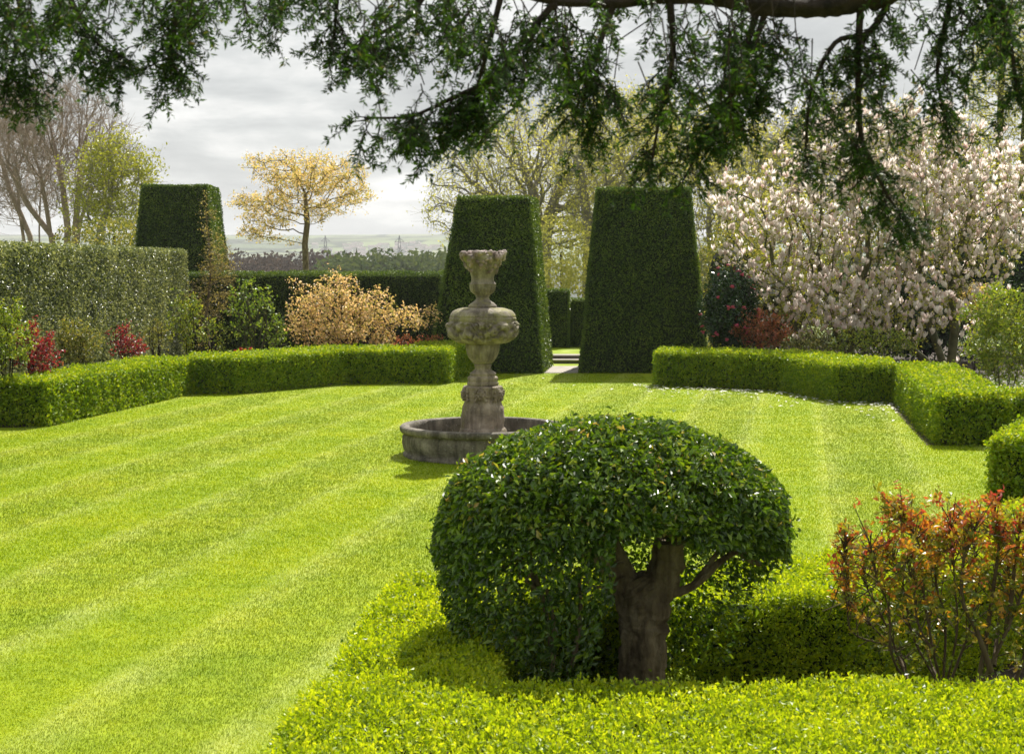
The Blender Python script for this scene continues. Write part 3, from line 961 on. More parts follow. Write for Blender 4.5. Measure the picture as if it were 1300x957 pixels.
# =================================================================== DOME SHRUB (clipped, standing in the front bed)
DY = 7.25
dk = DY / F
M['dome'] = leafmat('glossy_leaf', [(0, (.025, .06, .005)), (.45, (.075, .16, .009)), (.75, (.19, .30, .015)), (.93, (.30, .36, .03)), (1, (.50, .36, .14))], .38, .38, spec=.8, patch=(2.5, .25))
def dz(py): return float(atY(815, py, DY)[2])
def dxp(px_): return float(atY(px_, 600, DY)[0])
base = (dxp(812), DY, 0)
dome = empty('dome_shrub', base)
tag(dome, 'large glossy leaved shrub clipped into a dome on a thick forked trunk', 'shrub')
cxd, czd = dxp(779), dz(668)
RX, RY, RZ = 225 * dk, .70, 131 * dk
def domeshell(n, rng):
    """points on the dome: upper half plus a skirt hanging low on the left / back"""
    u = nrm(rng.normal(size=(n * 2, 3)))
    e = 2.08
    s = (np.abs(u) ** e).sum(1) ** (-1 / e)
    u2 = u * s[:, None]
    P = np.stack([cxd + RX * u2[:, 0], DY + RY * u2[:, 1], czd + RZ * u2[:, 2]], 1)
    low = u2[:, 2] < 0
    # below the equator: left part hangs straight down and tucks in slightly
    q = -u2[:, 2]
    side = np.hypot(u2[:, 0], u2[:, 1])
    P[low, 2] = czd - q[low] * .88
    sc = 1 - .34 * q ** 2.0
    hx = u[:, 0] / (np.hypot(u[:, 0], u[:, 1]) + 1e-6); hy = u[:, 1] / (np.hypot(u[:, 0], u[:, 1]) + 1e-6)
    P[low, 0] = cxd + RX * hx[low] * sc[low]
    P[low, 1] = DY + RY * hy[low] * sc[low]
    # skirt depth falls off to the right
    fx = (P[:, 0] - dxp(560)) / (dxp(1005) - dxp(560))
    depth = np.interp(fx, [0, .16, .26, .38, .45, .5, .6, .8, 1.0], [.85, .85, .80, .70, .30, .06, -.03, .0, .14])
    back = P[:, 1] > DY + .1
    depth = np.where(back, np.interp(fx, [0, .45, .6, .85, 1], [.9, .9, .85, .7, .15]), depth)
    keep = ~low | (q * .88 < depth + rng.normal(size=len(q)) * .03)
    keep &= ~((u2[:, 2] < .16) & (P[:, 1] < DY) & (fx > .47) & (fx < .68))
    # thin the skirt towards its hem
    keep &= ~(low & (rng.random(len(q)) < np.clip(q * .88 / .9, 0, .75)))
    N = nrm(np.where(low[:, None], np.stack([hx, hy, np.zeros_like(hx)], 1), u2 / np.array([RX, RY, RZ])))
    P, N = P[keep][:n], N[keep][:n]
    gap = sn(P, 7, 61) + .5 * sn(P, 15, 62) > .62
    kk = ~(gap & (rng.random(len(P)) < .75))
    P, N = P[kk], N[kk]
    return P, N
rng = np.random.default_rng(91)
P, N = domeshell(60000, rng)
dd = rng.random(len(P)) ** 1.5 * .15 - .02
P = P - N * dd[:, None] + N * (.022 * sn(P, 3.2, 4) + .014 * sn(P, 10, 5))[:, None]
stick = rng.random(len(P)) < .02
P[stick] += N[stick] * rng.uniform(.01, .055, (stick.sum(), 1))
V, Fc = leafquads(P, nrm(N * .6 + np.array([0, 0, .45])), .036 * rng.uniform(.65, 1.35, len(P)), .48, .45, .3, -.35, rng, tdir=N * .5)
rnd = np.clip(rng.random(len(P)) * .80 + .20 * (N[:, 2] > .2) * (rng.random(len(P)) < .35), 0, 1)  # upward leaves shifted to lighter tones, a sunlit top put into the colour
g = Geo().add(V, Fc, 0, rnd)
# inner sparse leaves under the canopy
n = 12000
u = nrm(rng.normal(size=(n, 3))) * rng.random((n, 1)) ** .35 * .92
P2 = np.stack([cxd + RX * u[:, 0], DY + RY * u[:, 1], czd + .02 + RZ * np.abs(u[:, 2])], 1)
V, Fc = leafquads(P2, np.tile([0, 0, 1.], (n, 1)), .036, .48, .3, .3, -.3, rng)
g.add(V, Fc, 0)
crown = g.build('crown', M['dome'], dome)
g = Geo()
B_ = lambda x, y, dy=0.: atY(x, y, DY + dy)
zb = np.array([0, 0, 0])
tr = [[base[0] + .015, DY, -.02], B_(815, 860), B_(816, 810), B_(815, 765), B_(800, 735)]
limb(g, tr, [.155, .122, .112, .128, .085], 72, seed=3, lump=.12, n=30, ridge=.16)
limb(g, [B_(812, 778), B_(836, 745), B_(848, 712, -.02), B_(850, 686, -.04)], [.085, .088, .076, .07], 60, seed=5, lump=.12, n=26, ridge=.16)
limb(g, [B_(812, 775, .03), B_(785, 735), B_(772, 705), B_(760, 660), B_(735, 610, .05)], [.09, .08, .06, .05, .03], 60, seed=7, n=20, ridge=.16)
limb(g, [B_(790, 745), B_(770, 720, -.04), B_(752, 705, -.06), B_(725, 690, -.08), B_(690, 640, -.1)], [.05, .04, .035, .028, .015], 14, seed=8)
limb(g, [B_(848, 700), B_(858, 670, .05), B_(880, 630, .08), B_(905, 590, .1)], [.06, .045, .035, .02], 14, seed=9)
limb(g, [B_(846, 752), B_(868, 749, -.02), B_(890, 736, -.02), B_(915, 712, 0), B_(940, 700, .02), B_(962, 716, -.02)], [.03, .022, .020, .016, .013, .010], 10, seed=10)
limb(g, [B_(878, 745), B_(905, 710), B_(925, 680), B_(950, 640)], [.016, .013, .011, .007], 8, seed=11)
limb(g, [B_(940, 702), B_(955, 712), B_(966, 716)], [.012, .014, .012], 8, seed=12)
for k_, (x_, y_, x2, y2) in enumerate([(700, 860, 690, 730), (722, 858, 735, 720), (650, 850, 640, 740), (668, 700, 700, 845), (745, 700, 790, 760), (705, 640, 745, 700)]):
    limb(g, [B_(x_, y_, .1 * (k_ % 3) - .1), B_((x_ + x2) / 2 + 8, (y_ + y2) / 2, .05), B_(x2, y2, -.1)], [.014, .012, .008], 8, seed=20 + k_)
# inner branching
att = np.stack([cxd + RX * .93 * u[:900, 0], DY + RY * .93 * u[:900, 1], czd + RZ * .93 * np.abs(u[:900, 2]) - .35 * (u[:900, 0] < -.2) * rng.random(900)], 1)
nodes = [B_(815, 765), B_(800, 735), B_(760, 660), B_(735, 610, .05), B_(850, 690), B_(880, 630, .08), B_(905, 590, .1), B_(690, 640, -.1), B_(950, 640)]
Pn_, par_ = colonize(att, nodes, [-1, 0, 1, 2, 0, 4, 5, 3, 6], .07, .09, jit=.25, rng=rng)
rr = radii(Pn_, par_, .05, 2.2, .0035)
skeleton_geo(g, Pn_[9:] if False else Pn_, par_, rr, .02)
trunk = g.build('trunk', M['bark'], dome)
recentre(dome, [crown, trunk])

# =================================================================== FOREGROUND ROSES
M['rose_stem'] = surfmat('rose_stem', [(.3, (.05, .035, .02)), (.6, (.12, .09, .045)), (.75, (.14, .14, .05))], 6, bump=.3)
M['rose_leaf'] = leafmat('young_rose_leaf', [(0, (.08, .14, .015)), (.3, (.24, .30, .02)), (.5, (.42, .36, .025)), (.68, (.55, .26, .03)), (.82, (.48, .12, .05)), (1, (.36, .05, .045))], .35, .45, tint=(1.3, 1.0, .6), spec=.6)
def rose(name, Yr, stems, seed, leafn, label, cat='rose bush', size=.031, group='bare stemmed roses with new red leaves', mat='rose_leaf', tw=(3, .075, .8), thick=.0065):
    """stems: list of pixel polylines (with depth shift) from the ground up"""
    rng = np.random.default_rng(seed)
    g = Geo(); tips = []; allp = []
    x0 = atY(stems[0][0][0], 700, Yr)[0]
    root = empty(name, (x0, Yr, 0)); tag(root, label, cat, group)
    for si, st in enumerate(stems):
        pts = [atY(p[0], p[1], Yr + p[2]) for p in st]
        pts[0][2] = max(pts[0][2], 0) if len(pts[0]) else 0
        n_ = len(pts)
        rad = np.linspace(thick * (1.2 - .4 * rng.random()), thick * .35, n_)
        limb(g, pts, rad, 8, seed=seed + si, lump=.15, n=5)
        q = dense(np.array(pts), 8)
        allp.append(q)
    # side shoots
    A, B = [], []
    for q in allp:
        n_ = len(q)
        for j in range(int(n_ * .2), n_, 1):
            for _ in range(tw[0] if j > n_ * .55 else 1):
                d = nrm(nrm(q[min(j + 1, n_ - 1)] - q[j - 1]) * .6 + rng.normal(size=3) * tw[2] + [0, 0, .45])
                A.append(q[j]); B.append(q[j] + d * tw[1] * rng.uniform(.5, 1.8) * (1 if j < n_ - 2 else 1.3))
    A, B = np.array(A), np.array(B)
    tubes(g, A, B, np.full(len(A), .0032), np.full(len(A), .0018), 4)
    g1 = g.build('stem', M['rose_stem'], root)
    # leaves: leaflets in little sprays near shoot ends; youngest at the top are reddest
    i = rng.integers(0, len(A), leafn // 5)
    c = A[i] + (B[i] - A[i]) * rng.uniform(.45, 1.05, (len(i), 1))
    d = nrm(B[i] - A[i] + rng.normal(size=(len(i), 3)) * .05)
    axis = nrm(d * .5 + rng.normal(size=d.shape) * .6 + [0, 0, .3])
    side = nrm(np.cross(axis, rng.normal(size=axis.shape)))
    P_, T_ = [], []
    for lk in range(5):
        f = .02 + .013 * (lk // 2)
        sg = (0 if lk == 4 else (1 if lk % 2 else -1))
        t = nrm(axis * (.5 if lk < 4 else 1) + side * sg)
        P_.append(c + axis * f + t * size * .5); T_.append(t)
    P_ = np.concatenate(P_); T_ = np.concatenate(T_)
    ztop = max(q[:, 2].max() for q in allp); zlo = min(q[:, 2].min() for q in allp)
    V, Fc = leafquads(P_, np.tile([0, -.2, 1.], (len(P_), 1)), size, .55, .35, .25, None, rng, tdir=T_ * 3)
    h = (P_[:, 2] - zlo) / (ztop - zlo)
    rnd = np.clip(np.tile(rng.random(len(i)), 5) * .74 + (h - .62) * .5 + rng.normal(size=len(P_)) * .05, 0, 1)
    g2 = Geo().add(V, Fc, 0, rnd).build('foliage', M[mat], root)
    recentre(root, [g1, g2])
    return root
rose('rose_bush', 7.05, [[(1150, 868, 0), (1148, 840, 0), (1128, 820, 0), (1080, 800, .02), (1078, 740, .05), (1072, 700, .05), (1074, 690, .05)],
                         [(1152, 868, 0), (1128, 800, .1), (1100, 745, .1), (1096, 722, .12)],
                         [(1150, 866, 0), (1132, 830, -.1), (1128, 770, -.1), (1112, 730, -.1), (1105, 690, -.1)],
                         [(1155, 868, 0), (1140, 830, .2), (1112, 800, .2), (1084, 770, .22), (1064, 735, .2)]],
     201, 1100, 'left rose bush with sparse red shoots in the front bed')
rose('rose_bush', 7.0, [[(1195, 875, 0), (1180, 800, 0), (1171, 740, 0), (1170, 700, 0), (1152, 660, 0), (1143, 650, 0)],
                        [(1197, 875, 0), (1200, 790, .1), (1188, 740, .1), (1190, 700, .1), (1205, 670, .12)],
                        [(1200, 875, 0), (1215, 800, -.1), (1212, 740, -.1), (1209, 690, -.1), (1208, 665, -.1)],
                        [(1195, 875, 0), (1160, 810, .15), (1150, 760, .15), (1140, 720, .18), (1128, 700, .2)],
                        [(1203, 875, 0), (1230, 800, .05), (1240, 740, .05), (1235, 690, .05)],
                        [(1195, 872, 0), (1185, 830, -.15), (1165, 790, -.2), (1160, 745, -.2), (1150, 710, -.2)],
                        [(1195, 872, 0), (1176, 820, .25), (1185, 760, .25), (1178, 700, .25), (1168, 668, .25)]],
     202, 3300, 'widest rose bush with a mass of young red and orange leaves in the front bed')
rose('rose_bush', 6.8, [[(1238, 880, 0), (1255, 850, 0), (1278, 800, 0), (1305, 735, 0), (1325, 690, 0)],
                        [(1240, 880, 0), (1255, 790, .1), (1262, 740, .1), (1268, 690, .1), (1262, 660, .1)],
                        [(1258, 852, 0), (1240, 800, -.05), (1222, 760, -.05), (1225, 700, -.05), (1238, 670, -.05)],
                        [(1278, 800, 0), (1285, 750, .1), (1290, 700, .1), (1296, 670, .1)],
                        [(1245, 880, 0), (1290, 860, .1), (1310, 780, .1), (1320, 720, .1)],
                        [(1262, 845, 0), (1268, 790, .2), (1280, 740, .25), (1276, 690, .25)]],
     203, 2200, 'right rose bush with a thick slanting woody stem in the front bed', thick=.012)

# strappy plant in the corner of the front bed
M['strap'] = leafmat('strap_leaf', [(0, (.10, .19, .03)), (1, (.25, .36, .07))], .35, .4)
g = Geo(); rng = np.random.default_rng(8)
c0 = atY(1300, 868, 6.75); c0[2] = 0.0
for q in range(26):
    a = rng.uniform(0, 6.28); L = rng.uniform(.4, .62); up = rng.uniform(.7, 1)
    t = np.linspace(0, 1, 9)
    r_ = L * (1 - up * .5) * t ** 1.5 * .8
    z = L * up * 1.6 * t * (1 - .42 * t)
    p_ = c0 + np.stack([np.cos(a) * r_, np.sin(a) * r_, z], 1)
    s_ = np.array([-math.sin(a), math.cos(a), 0]) * (.011 * (1 - t ** 3))[:, None]
    V = np.stack([p_ - s_, p_ + s_], 1).reshape(-1, 3)
    i = np.arange(8) * 2
    g.add(V, np.stack([i, i + 1, i + 3, i + 2], 1), 0, np.full(8, rng.random()), True)
tag(g.build('strap_leaved_plant', M['strap']), 'small green plant with strap leaves at the lower right corner of the photo', 'plant')

# =================================================================== BORDER SHRUBS
def L(name, stops, rough=.4, trans=.4, **k): M[name] = leafmat(name, stops, rough, trans, **k)
L('leaf_yellowgreen', [(0, (.10, .18, .02)), (.6, (.26, .34, .03)), (1, (.42, .44, .06))])
L('leaf_young', [(0, (.22, .26, .03)), (1, (.45, .46, .07))])
L('leaf_red', [(0, (.10, .012, .018)), (.6, (.34, .03, .04)), (.9, (.5, .08, .06)), (1, (.3, .25, .08))], tint=(1.3, .8, .8))
L('leaf_olive', [(0, (.08, .11, .025)), (.6, (.22, .24, .05)), (1, (.42, .36, .12))])
L('leaf_peach', [(0, (.34, .38, .07)), (.35, (.66, .56, .20)), (.7, (.84, .62, .33)), (1, (.90, .78, .60))], trans=.5, tint=(1.2, 1.0, .7))
L('leaf_gold', [(0, (.36, .38, .10)), (.4, (.66, .60, .22)), (.75, (.78, .62, .32)), (1, (.85, .72, .50))], trans=.5, tint=(1.2, 1.0, .6))
L('leaf_fresh', [(0, (.09, .17, .02)), (.6, (.20, .32, .03)), (1, (.36, .44, .07))])
L('leaf_catkin', [(0, (.30, .32, .08)), (.6, (.52, .52, .16)), (1, (.68, .66, .30))], trans=.5)
L('leaf_dark', [(0, (.012, .03, .010)), (.7, (.03, .07, .02)), (1, (.07, .12, .03))], rough=.25, trans=.15)
L('leaf_orange', [(0, (.14, .10, .03)), (.5, (.38, .17, .06)), (1, (.48, .14, .08))], tint=(1.3, .9, .7))
L('leaf_climber', [(0, (.18, .16, .06)), (.6, (.38, .32, .12)), (1, (.50, .44, .20))])

def shrub(name, px_, py, Ys, rx, rz, ry, leaf, leafn, size, seed, label, cat='shrub', wood='bark_dark', n_att=260, stems=5,
          trunk=.013, spread=.5, ells=None, group=None, tw=(3, .16, .7), lspread=.03, step=.11, kill=.12, trop=(0, 0, .25), **kw):
    rng = np.random.default_rng(seed)
    e = ells or [ell(px_, py, Ys, rx, rz, ry)]
    cx, cy, cz, ax, ay, az = e[0]
    roots = []
    for s_ in range(stems):
        a = rng.uniform(0, 6.28); r_ = spread * ax * rng.random()
        zt = max(cz - az * .55, .12)
        roots.append([(cx + r_ * .25 * math.cos(a), cy + r_ * .25 * math.sin(a), 0),
                      (cx + r_ * math.cos(a), cy + r_ * .8 * math.sin(a), zt)])
    return tree(name, (cx, cy, 0), e, n_att, step, kill, trunk, seed, M[wood], M[leaf], leafn, size, lspread, roots=roots,
                tw=tw, twr=trunk * .55, trop=trop, label=label, cat=cat, group=group, leafname='foliage', woodname='stem', rmin=.003, twig_r=.0028, sub=1, **kw)

# left border, from the frame edge towards the far corner
shrub('shrub', 6, 428, 22.8, 34, 44, .5, 'leaf_yellowgreen', 2600, .055, 301, 'yellow green shrub at the left edge of the photo against the tall hedge')
shrub('shrub', 45, 446, 24.0, 27, 32, .35, 'leaf_red', 1500, .055, 302, 'crimson leaved shrub between two yellow green shrubs', group='crimson leaved shrubs', ells=[ell(38, 440, 24, 15, 28, .3), ell(54, 455, 24, 16, 22, .3), ell(60, 432, 24, 7, 9, .2)])
shrub('shrub', 98, 437, 26.0, 30, 30, .4, 'leaf_olive', 2600, .05, 303, 'olive yellow shrub between the two crimson shrubs in the left border')
shrub('shrub', 161, 436, 28.2, 20, 22, .3, 'leaf_red', 1100, .05, 304, 'crimson leaved shrub against the tall hedge, further from the camera', group='crimson leaved shrubs', ells=[ell(156, 434, 28.2, 13, 18, .3), ell(170, 445, 28.2, 15, 13, .3)])
shrub('shrub', 197, 432, 29.6, 16, 24, .3, 'leaf_olive', 550, .05, 305, 'thin low shrub of pale leaves beside the farther crimson shrub')
shrub('shrub', 236, 408, 31.3, 22, 40, .35, 'leaf_yellowgreen', 1500, .06, 306, 'tall thin yellow green shrub at the end of the tall hedge', stems=6)
shrub('shrub', 274, 428, 32.5, 20, 24, .3, 'leaf_yellowgreen', 500, .055, 307, 'small upright green shrub left of the tulips', stems=7)
# climber at the corner, reaching up over the tall hedge
xc = atY(266, 440, 40.2)[0]
tree('climbing_rose', (xc, 40.2, 0), [ell(276, 350, 40.2, 24, 62, .4), ell(262, 275, 40.2, 10, 34, .2), ell(252, 395, 40.1, 16, 50, .3)], 420, .13, .14, .04, 311, M['bark'], M['leaf_climber'], 2600, .055, .04,
     trunk_path=[(xc, 40.2, 0), atY(262, 400, 40.2), atY(268, 345, 40.2), atY(262, 270, 40.2)], tw=(3, .2, .7), twr=.03,
     label='tall climber with pale yellowish leaves and thin stems in the hedge corner', cat='climber', leafname='foliage', woodname='stem')
shrub('shrub', 318, 395, 33.0, 32, 42, .4, 'leaf_fresh', 1000, .075, 312, 'upright bare stemmed shrub with green leaf tufts right behind the tulips', stems=9, tw=(2, .2, .5), spread=.7, wood='bark_mossy', trunk=.03)
shrub('shrub', 350, 425, 33.2, 18, 24, .3, 'leaf_fresh', 420, .06, 313, 'small thin green shrub between bare stemmed and peach shrubs', stems=6, wood='bark_mossy')
# the peach coloured spreading shrub
shrub('shrub', 452, 400, 32.7, 84, 46, 1.0, 'leaf_peach', 9500, .058, 314, 'broad spreading shrub covered with small peach and gold leaves', wood='bark_dark', n_att=620, stems=7, trunk=.04, tw=(3, .2, .7),
      lspread=.035, ells=[ell(440, 415, 32.7, 76, 36, 1.0), ell(425, 378, 32.7, 42, 28, .8), ell(520, 404, 32.6, 38, 16, .6), ell(385, 402, 32.7, 26, 30, .6), ell(470, 385, 32.7, 34, 20, .6), ell(382, 368, 32.7, 12, 16, .3), ell(545, 395, 32.6, 14, 8, .3)])
shrub('shrub', 525, 438, 33.0, 40, 12, .4, 'leaf_orange', 900, .05, 315, 'low reddish shrub peeping out under the peach shrub beside the topiary')

# tulips
M['tulip'] = leafmat('tulip_petal', [(0, (.55, .02, .015)), (1, (.75, .06, .03))], .4, .4, tint=(1.2, .6, .6))
def tulip(x, py, Yt, lab):
    g = Geo(); c = atY(x, py, Yt)
    root = empty('tulip', (c[0], Yt, 0)); tag(root, lab, 'tulip', 'red tulips behind the low hedge')
    gs = Geo(); limb(gs, [(0, 0, 0), (.01, 0, c[2] * .5), (0, 0, c[2])], [.007, .006, .005], 6, n=3)
    for s_ in range(3):
        a = s_ * 2.1 + x
        t = np.linspace(0, 1, 6)
        p_ = np.stack([np.cos(a) * .10 * t, np.sin(a) * .10 * t, .38 * t], 1); sd = np.array([-math.sin(a), math.cos(a), 0]) * (.02 * np.sin(np.pi * (t * .9 + .08)))[:, None]
        gs.add(np.stack([p_ - sd, p_ + sd], 1).reshape(-1, 3), [[2 * q, 2 * q + 1, 2 * q + 3, 2 * q + 2] for q in range(5)])
    gs.build('stem', M['strap'], root)
    for s_ in range(6):
        a = s_ * math.pi / 3 + (s_ % 2) * .2
        t = np.linspace(0, 1, 6)
        r_ = .034 * np.sin(np.pi * (t * .72 + .08)) ; wv = .030 * np.sin(np.pi * (t * .86 + .12))
        o = np.array([math.cos(a), math.sin(a), 0]); sd = np.array([-math.sin(a), math.cos(a), 0])
        p_ = o * r_[:, None] + np.array([0, 0, 1]) * (c[2] + .085 * t)[:, None]
        V = np.stack([p_ - sd * wv[:, None] - o * .006, p_ + o * .006, p_ + sd * wv[:, None] - o * .006], 1).reshape(-1, 3)
        g.add(V, [f for q in range(5) for f in ([3 * q, 3 * q + 1, 3 * q + 4, 3 * q + 3], [3 * q + 1, 3 * q + 2, 3 * q + 5, 3 * q + 4])], 0, smooth=True)
    g.build('petals', M['tulip'], root)
for x, py, Yt, lab in ((299, 449, 31.9, 'leftmost red tulip behind the low box hedge'), (306, 446, 32.1, 'red tulip second from the left behind the box hedge'),
                       (311, 447.5, 31.8, 'red tulip third from the left behind the box hedge'), (318, 446, 32.0, 'rightmost red tulip behind the low box hedge'),
                       ):
    tulip(x, py, Yt, lab)

# right border
shrub('camellia', 925, 396, 31.9, 36, 58, .9, 'leaf_dark', 12000, .07, 321, 'dark glossy camellia with pink flowers, right of the wide topiary', cat='shrub', n_att=420, stems=5, tw=(4, .2, .8), lspread=.06, shell=.3)
M['pinkflower'] = leafmat('crimson_petal', [(0, (.45, .03, .07)), (1, (.65, .12, .18))], .5, .3, tint=(1.1, .8, .8))
cam_ = bpy.data.objects['camellia']
rng = np.random.default_rng(66)
for q in range(34):
    e_ = ell(925, 396, 31.9, 38, 60, .95)
    v = nrm(rng.normal(size=3) * [1, .6, 1] + [0, -.7, 0])
    c = np.array(e_[:3]) + v * np.array(e_[3:]) - np.array(cam_.location)
    if c[2] < .5: continue
    g = Geo()
    for s_ in range(7):
        g.add(*blob(c + rng.normal(size=3) * .018, (.026, .026, .012), q * 7 + s_, 7, .3), smooth=True)
    g.build('flower', M['pinkflower'], cam_)
shrub('shrub', 965, 420, 31.3, 38, 26, .5, 'leaf_orange', 2300, .06, 322, 'copper orange leaved shrub at the foot of the camellia', n_att=320)
shrub('shrub', 1276, 425, 24.6, 48, 66, .9, 'leaf_yellowgreen', 5600, .065, 323, 'fresh yellow green shrub at the right edge in front of the magnolia', wood='bark_mossy', n_att=520, stems=5, tw=(3, .2, .7))
shrub('shrub', 1240, 388, 34.6, 30, 28, .5, 'leaf_gold', 1500, .08, 324, 'orange gold leaved shrub behind the fresh green shrub')

shrub('shrub', 1110, 437, 30.4, 60, 20, .5, 'leaf_yellowgreen', 1600, .06, 325, 'low yellow green shrub under the magnolia, behind the right box hedge', n_att=260, stems=7)
shrub('shrub', 1035, 440, 30.9, 40, 16, .5, 'leaf_olive', 1000, .06, 326, 'low olive shrub under the left side of the magnolia', n_att=200, stems=6)
# evergreens closing the view behind the magnolia
def bush(name, ells, leaf, n, size, seed, label, cat='shrub', group=None, trunk=.08, core=True):
    rng = np.random.default_rng(seed)
    e = ells[0]
    root = empty(name, (e[0], e[1], 0)); tag(root, label, cat, group)
    g = Geo()
    w_ = np.array([q[3] * q[5] for q in ells]); w_ = w_ / w_.sum()
    gc = Geo()
    for q, f in zip(ells, w_):
        k_ = int(n * f)
        v = nrm(rng.normal(size=(k_, 3)))
        P = np.array(q[:3]) + v * np.array(q[3:]) * (1 + .22 * sn(v * 1.5 + q[0], 1.5, seed)[:, None] + .10 * sn(v * 6 + q[0], 1.5, seed)[:, None] - .22 * rng.random((k_, 1)) ** 1.5)
        m_ = P[:, 2] > .02
        P, v = P[m_], v[m_]
        V, Fc = leafquads(P, v, size, .5, .35, .25, None, rng)
        g.add(V, Fc, 0)
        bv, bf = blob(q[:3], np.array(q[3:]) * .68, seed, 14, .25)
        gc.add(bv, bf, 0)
    tk = Geo()
    limb(tk, [(e[0], e[1], 0), (e[0] + .05, e[1], e[2] * .5), (e[0], e[1], e[2])], [trunk, trunk * .8, trunk * .5], 10, seed=seed)
    ps = [g.build('crown', M[leaf], root), tk.build('trunk', M['bark_dark'], root)]
    if core: ps.append(gc.build('dark_core', M['core'], root))  # solid near-black lumps, the shade inside the crown painted as a core
    recentre(root, ps)
    return root
bush('evergreen_shrub', [ell(1175, 395, 38, 75, 70, 1.3), ell(1235, 330, 38, 50, 60, 1.2), ell(1110, 400, 38, 60, 55, 1.2)], 'leaf_dark', 16000, .10, 331, 'dark evergreen shrub filling the hollow behind the magnolia')
bush('evergreen_shrub', [ell(1290, 350, 40, 60, 80, 1.5)], 'leaf_dark', 8000, .10, 332, 'dark evergreen shrub at the right edge behind the gold leaved shrub')
bush('evergreen_shrub', [ell(985, 390, 38.5, 75, 55, 1.2), ell(930, 350, 39, 40, 60, 1.2)], 'leaf_olive', 9000, .10, 333, 'olive green shrub behind camellia and magnolia')

# white flowered ground cover
M['white_petal'] = leafmat('white_petal', [(0, (.55, .54, .48)), (1, (.78, .77, .72))], .5, .3, tint=(1, 1, 1))
rng = np.random.default_rng(41)
n = 5200
x = rng.uniform(6.6, 11.5, n); y = rng.uniform(21.2, 31, n)
P = np.stack([x, y, rng.random(n) * .25], 1)
P = P[(x > np.interp(y, [20, 31], [6.6, 7.8])) ]
g = Geo()
V, Fc = leafquads(P, np.tile([0, 0, 1.], (len(P), 1)), .12, .3, .4, .3, .5, rng); g.add(V, Fc, 0)
k_ = rng.random(len(P)) < .28
c = P[k_] + [0, 0, .08]
V, Fc = leafquads(np.repeat(c, 4, 0) + rng.normal(size=(len(c) * 4, 3)) * .02, np.tile([0, -.3, 1.], (len(c) * 4, 1)), .05, .6, .5, .2, None, rng); g.add(V, Fc, 1)
tag(g.build('ground_cover', [M['leaf_fresh'], M['white_petal']]), 'low green ground cover dotted with white flowers under the magnolia', 'ground cover', kind='stuff')

# fallen petals on the lawn
rng = np.random.default_rng(43)
n = 420
x = rng.uniform(2.4, 7, n)
yb = np.interp(x, [2.4, 2.8, 5.0, 5.6, 6.7], [30.6, 30.1, 28.8, 26.6, 26.4])
y = yb - .12 - rng.exponential(.8, n)
P = np.stack([x, y, np.full(n, .03)], 1)
extra = np.array([[at(px_, py_)[0], at(px_, py_)[1], .03] for px_, py_ in ((700, 486), (729, 491), (706, 495), (763, 490), (777, 496), (650, 489), (1180, 520), (868, 480), (690, 482))])
P = np.concatenate([P, extra])
V, Fc = leafquads(P, np.tile([0, 0, 1.], (len(P), 1)), .075, .55, .85, .2, None, rng)
tag(Geo().add(V, Fc, 0).build('fallen_petals', M['white_petal']), 'pale fallen magnolia petals scattered on the grass', 'petals', kind='stuff')

# =================================================================== MAGNOLIA
YM = 33.0
me_ = [ell(1120, 270, YM, 170, 125, 1.7), ell(1000, 330, YM - .3, 95, 95, 1.3), ell(1200, 320, YM - .2, 105, 105, 1.4), ell(1095, 395, YM - .8, 130, 48, 1.2), ell(1000, 400, YM - .8, 60, 42, .9), ell(1150, 408, YM - 1.2, 75, 40, .9), ell(1060, 415, YM - 1.3, 70, 32, .7), ell(925, 262, YM, 30, 45, .8), ell(1085, 165, YM + .3, 60, 45, 1.2),
       ell(1180, 180, YM, 75, 50, 1.2), ell(1275, 270, YM, 50, 90, 1.5)]
rts = []
xb = atY(1205, 440, YM)[0]
for p_ in ([(1200, 449), (1150, 436), (1095, 400), (1040, 350)], [(1203, 449), (1185, 425), (1172, 380), (1170, 330)], [(1206, 449), (1212, 420), (1208, 370), (1215, 320)], [(1080, 452), (1062, 420), (1050, 380), (1040, 340)],
           [(1078, 452), (1082, 420), (1085, 380), (1100, 340)], [(1025, 450), (1012, 420), (1000, 380), (985, 350)], [(1212, 449), (1228, 432), (1240, 410), (1262, 395)]):
    rts.append([np.array([*atY(p_[0][0], 450, YM)[:2], 0])] + [atY(a_, b_, YM) for a_, b_ in p_[1:]])
mag, P, par, r, A, B = tree('magnolia', (xb, YM, 0), me_, 2400, .2, .22, .10, 401, M['bark_mossy'], M['leaf_young'], 15000, .075, .06, roots=rts, tw=(2, .28, .6), twr=.024, sub=1, trop=(0, 0, .2), twig_up=.5,
     label='large magnolia in full pale pink blossom on the right of the lawn', rmin=.006, leafname='foliage', woodname='trunk')
L('blossom', [(0, (.84, .62, .58)), (.3, (.90, .80, .75)), (.8, (.92, .87, .82)), (1, (.93, .92, .88))], rough=.5, trans=.68, tint=(1, 1, 1))
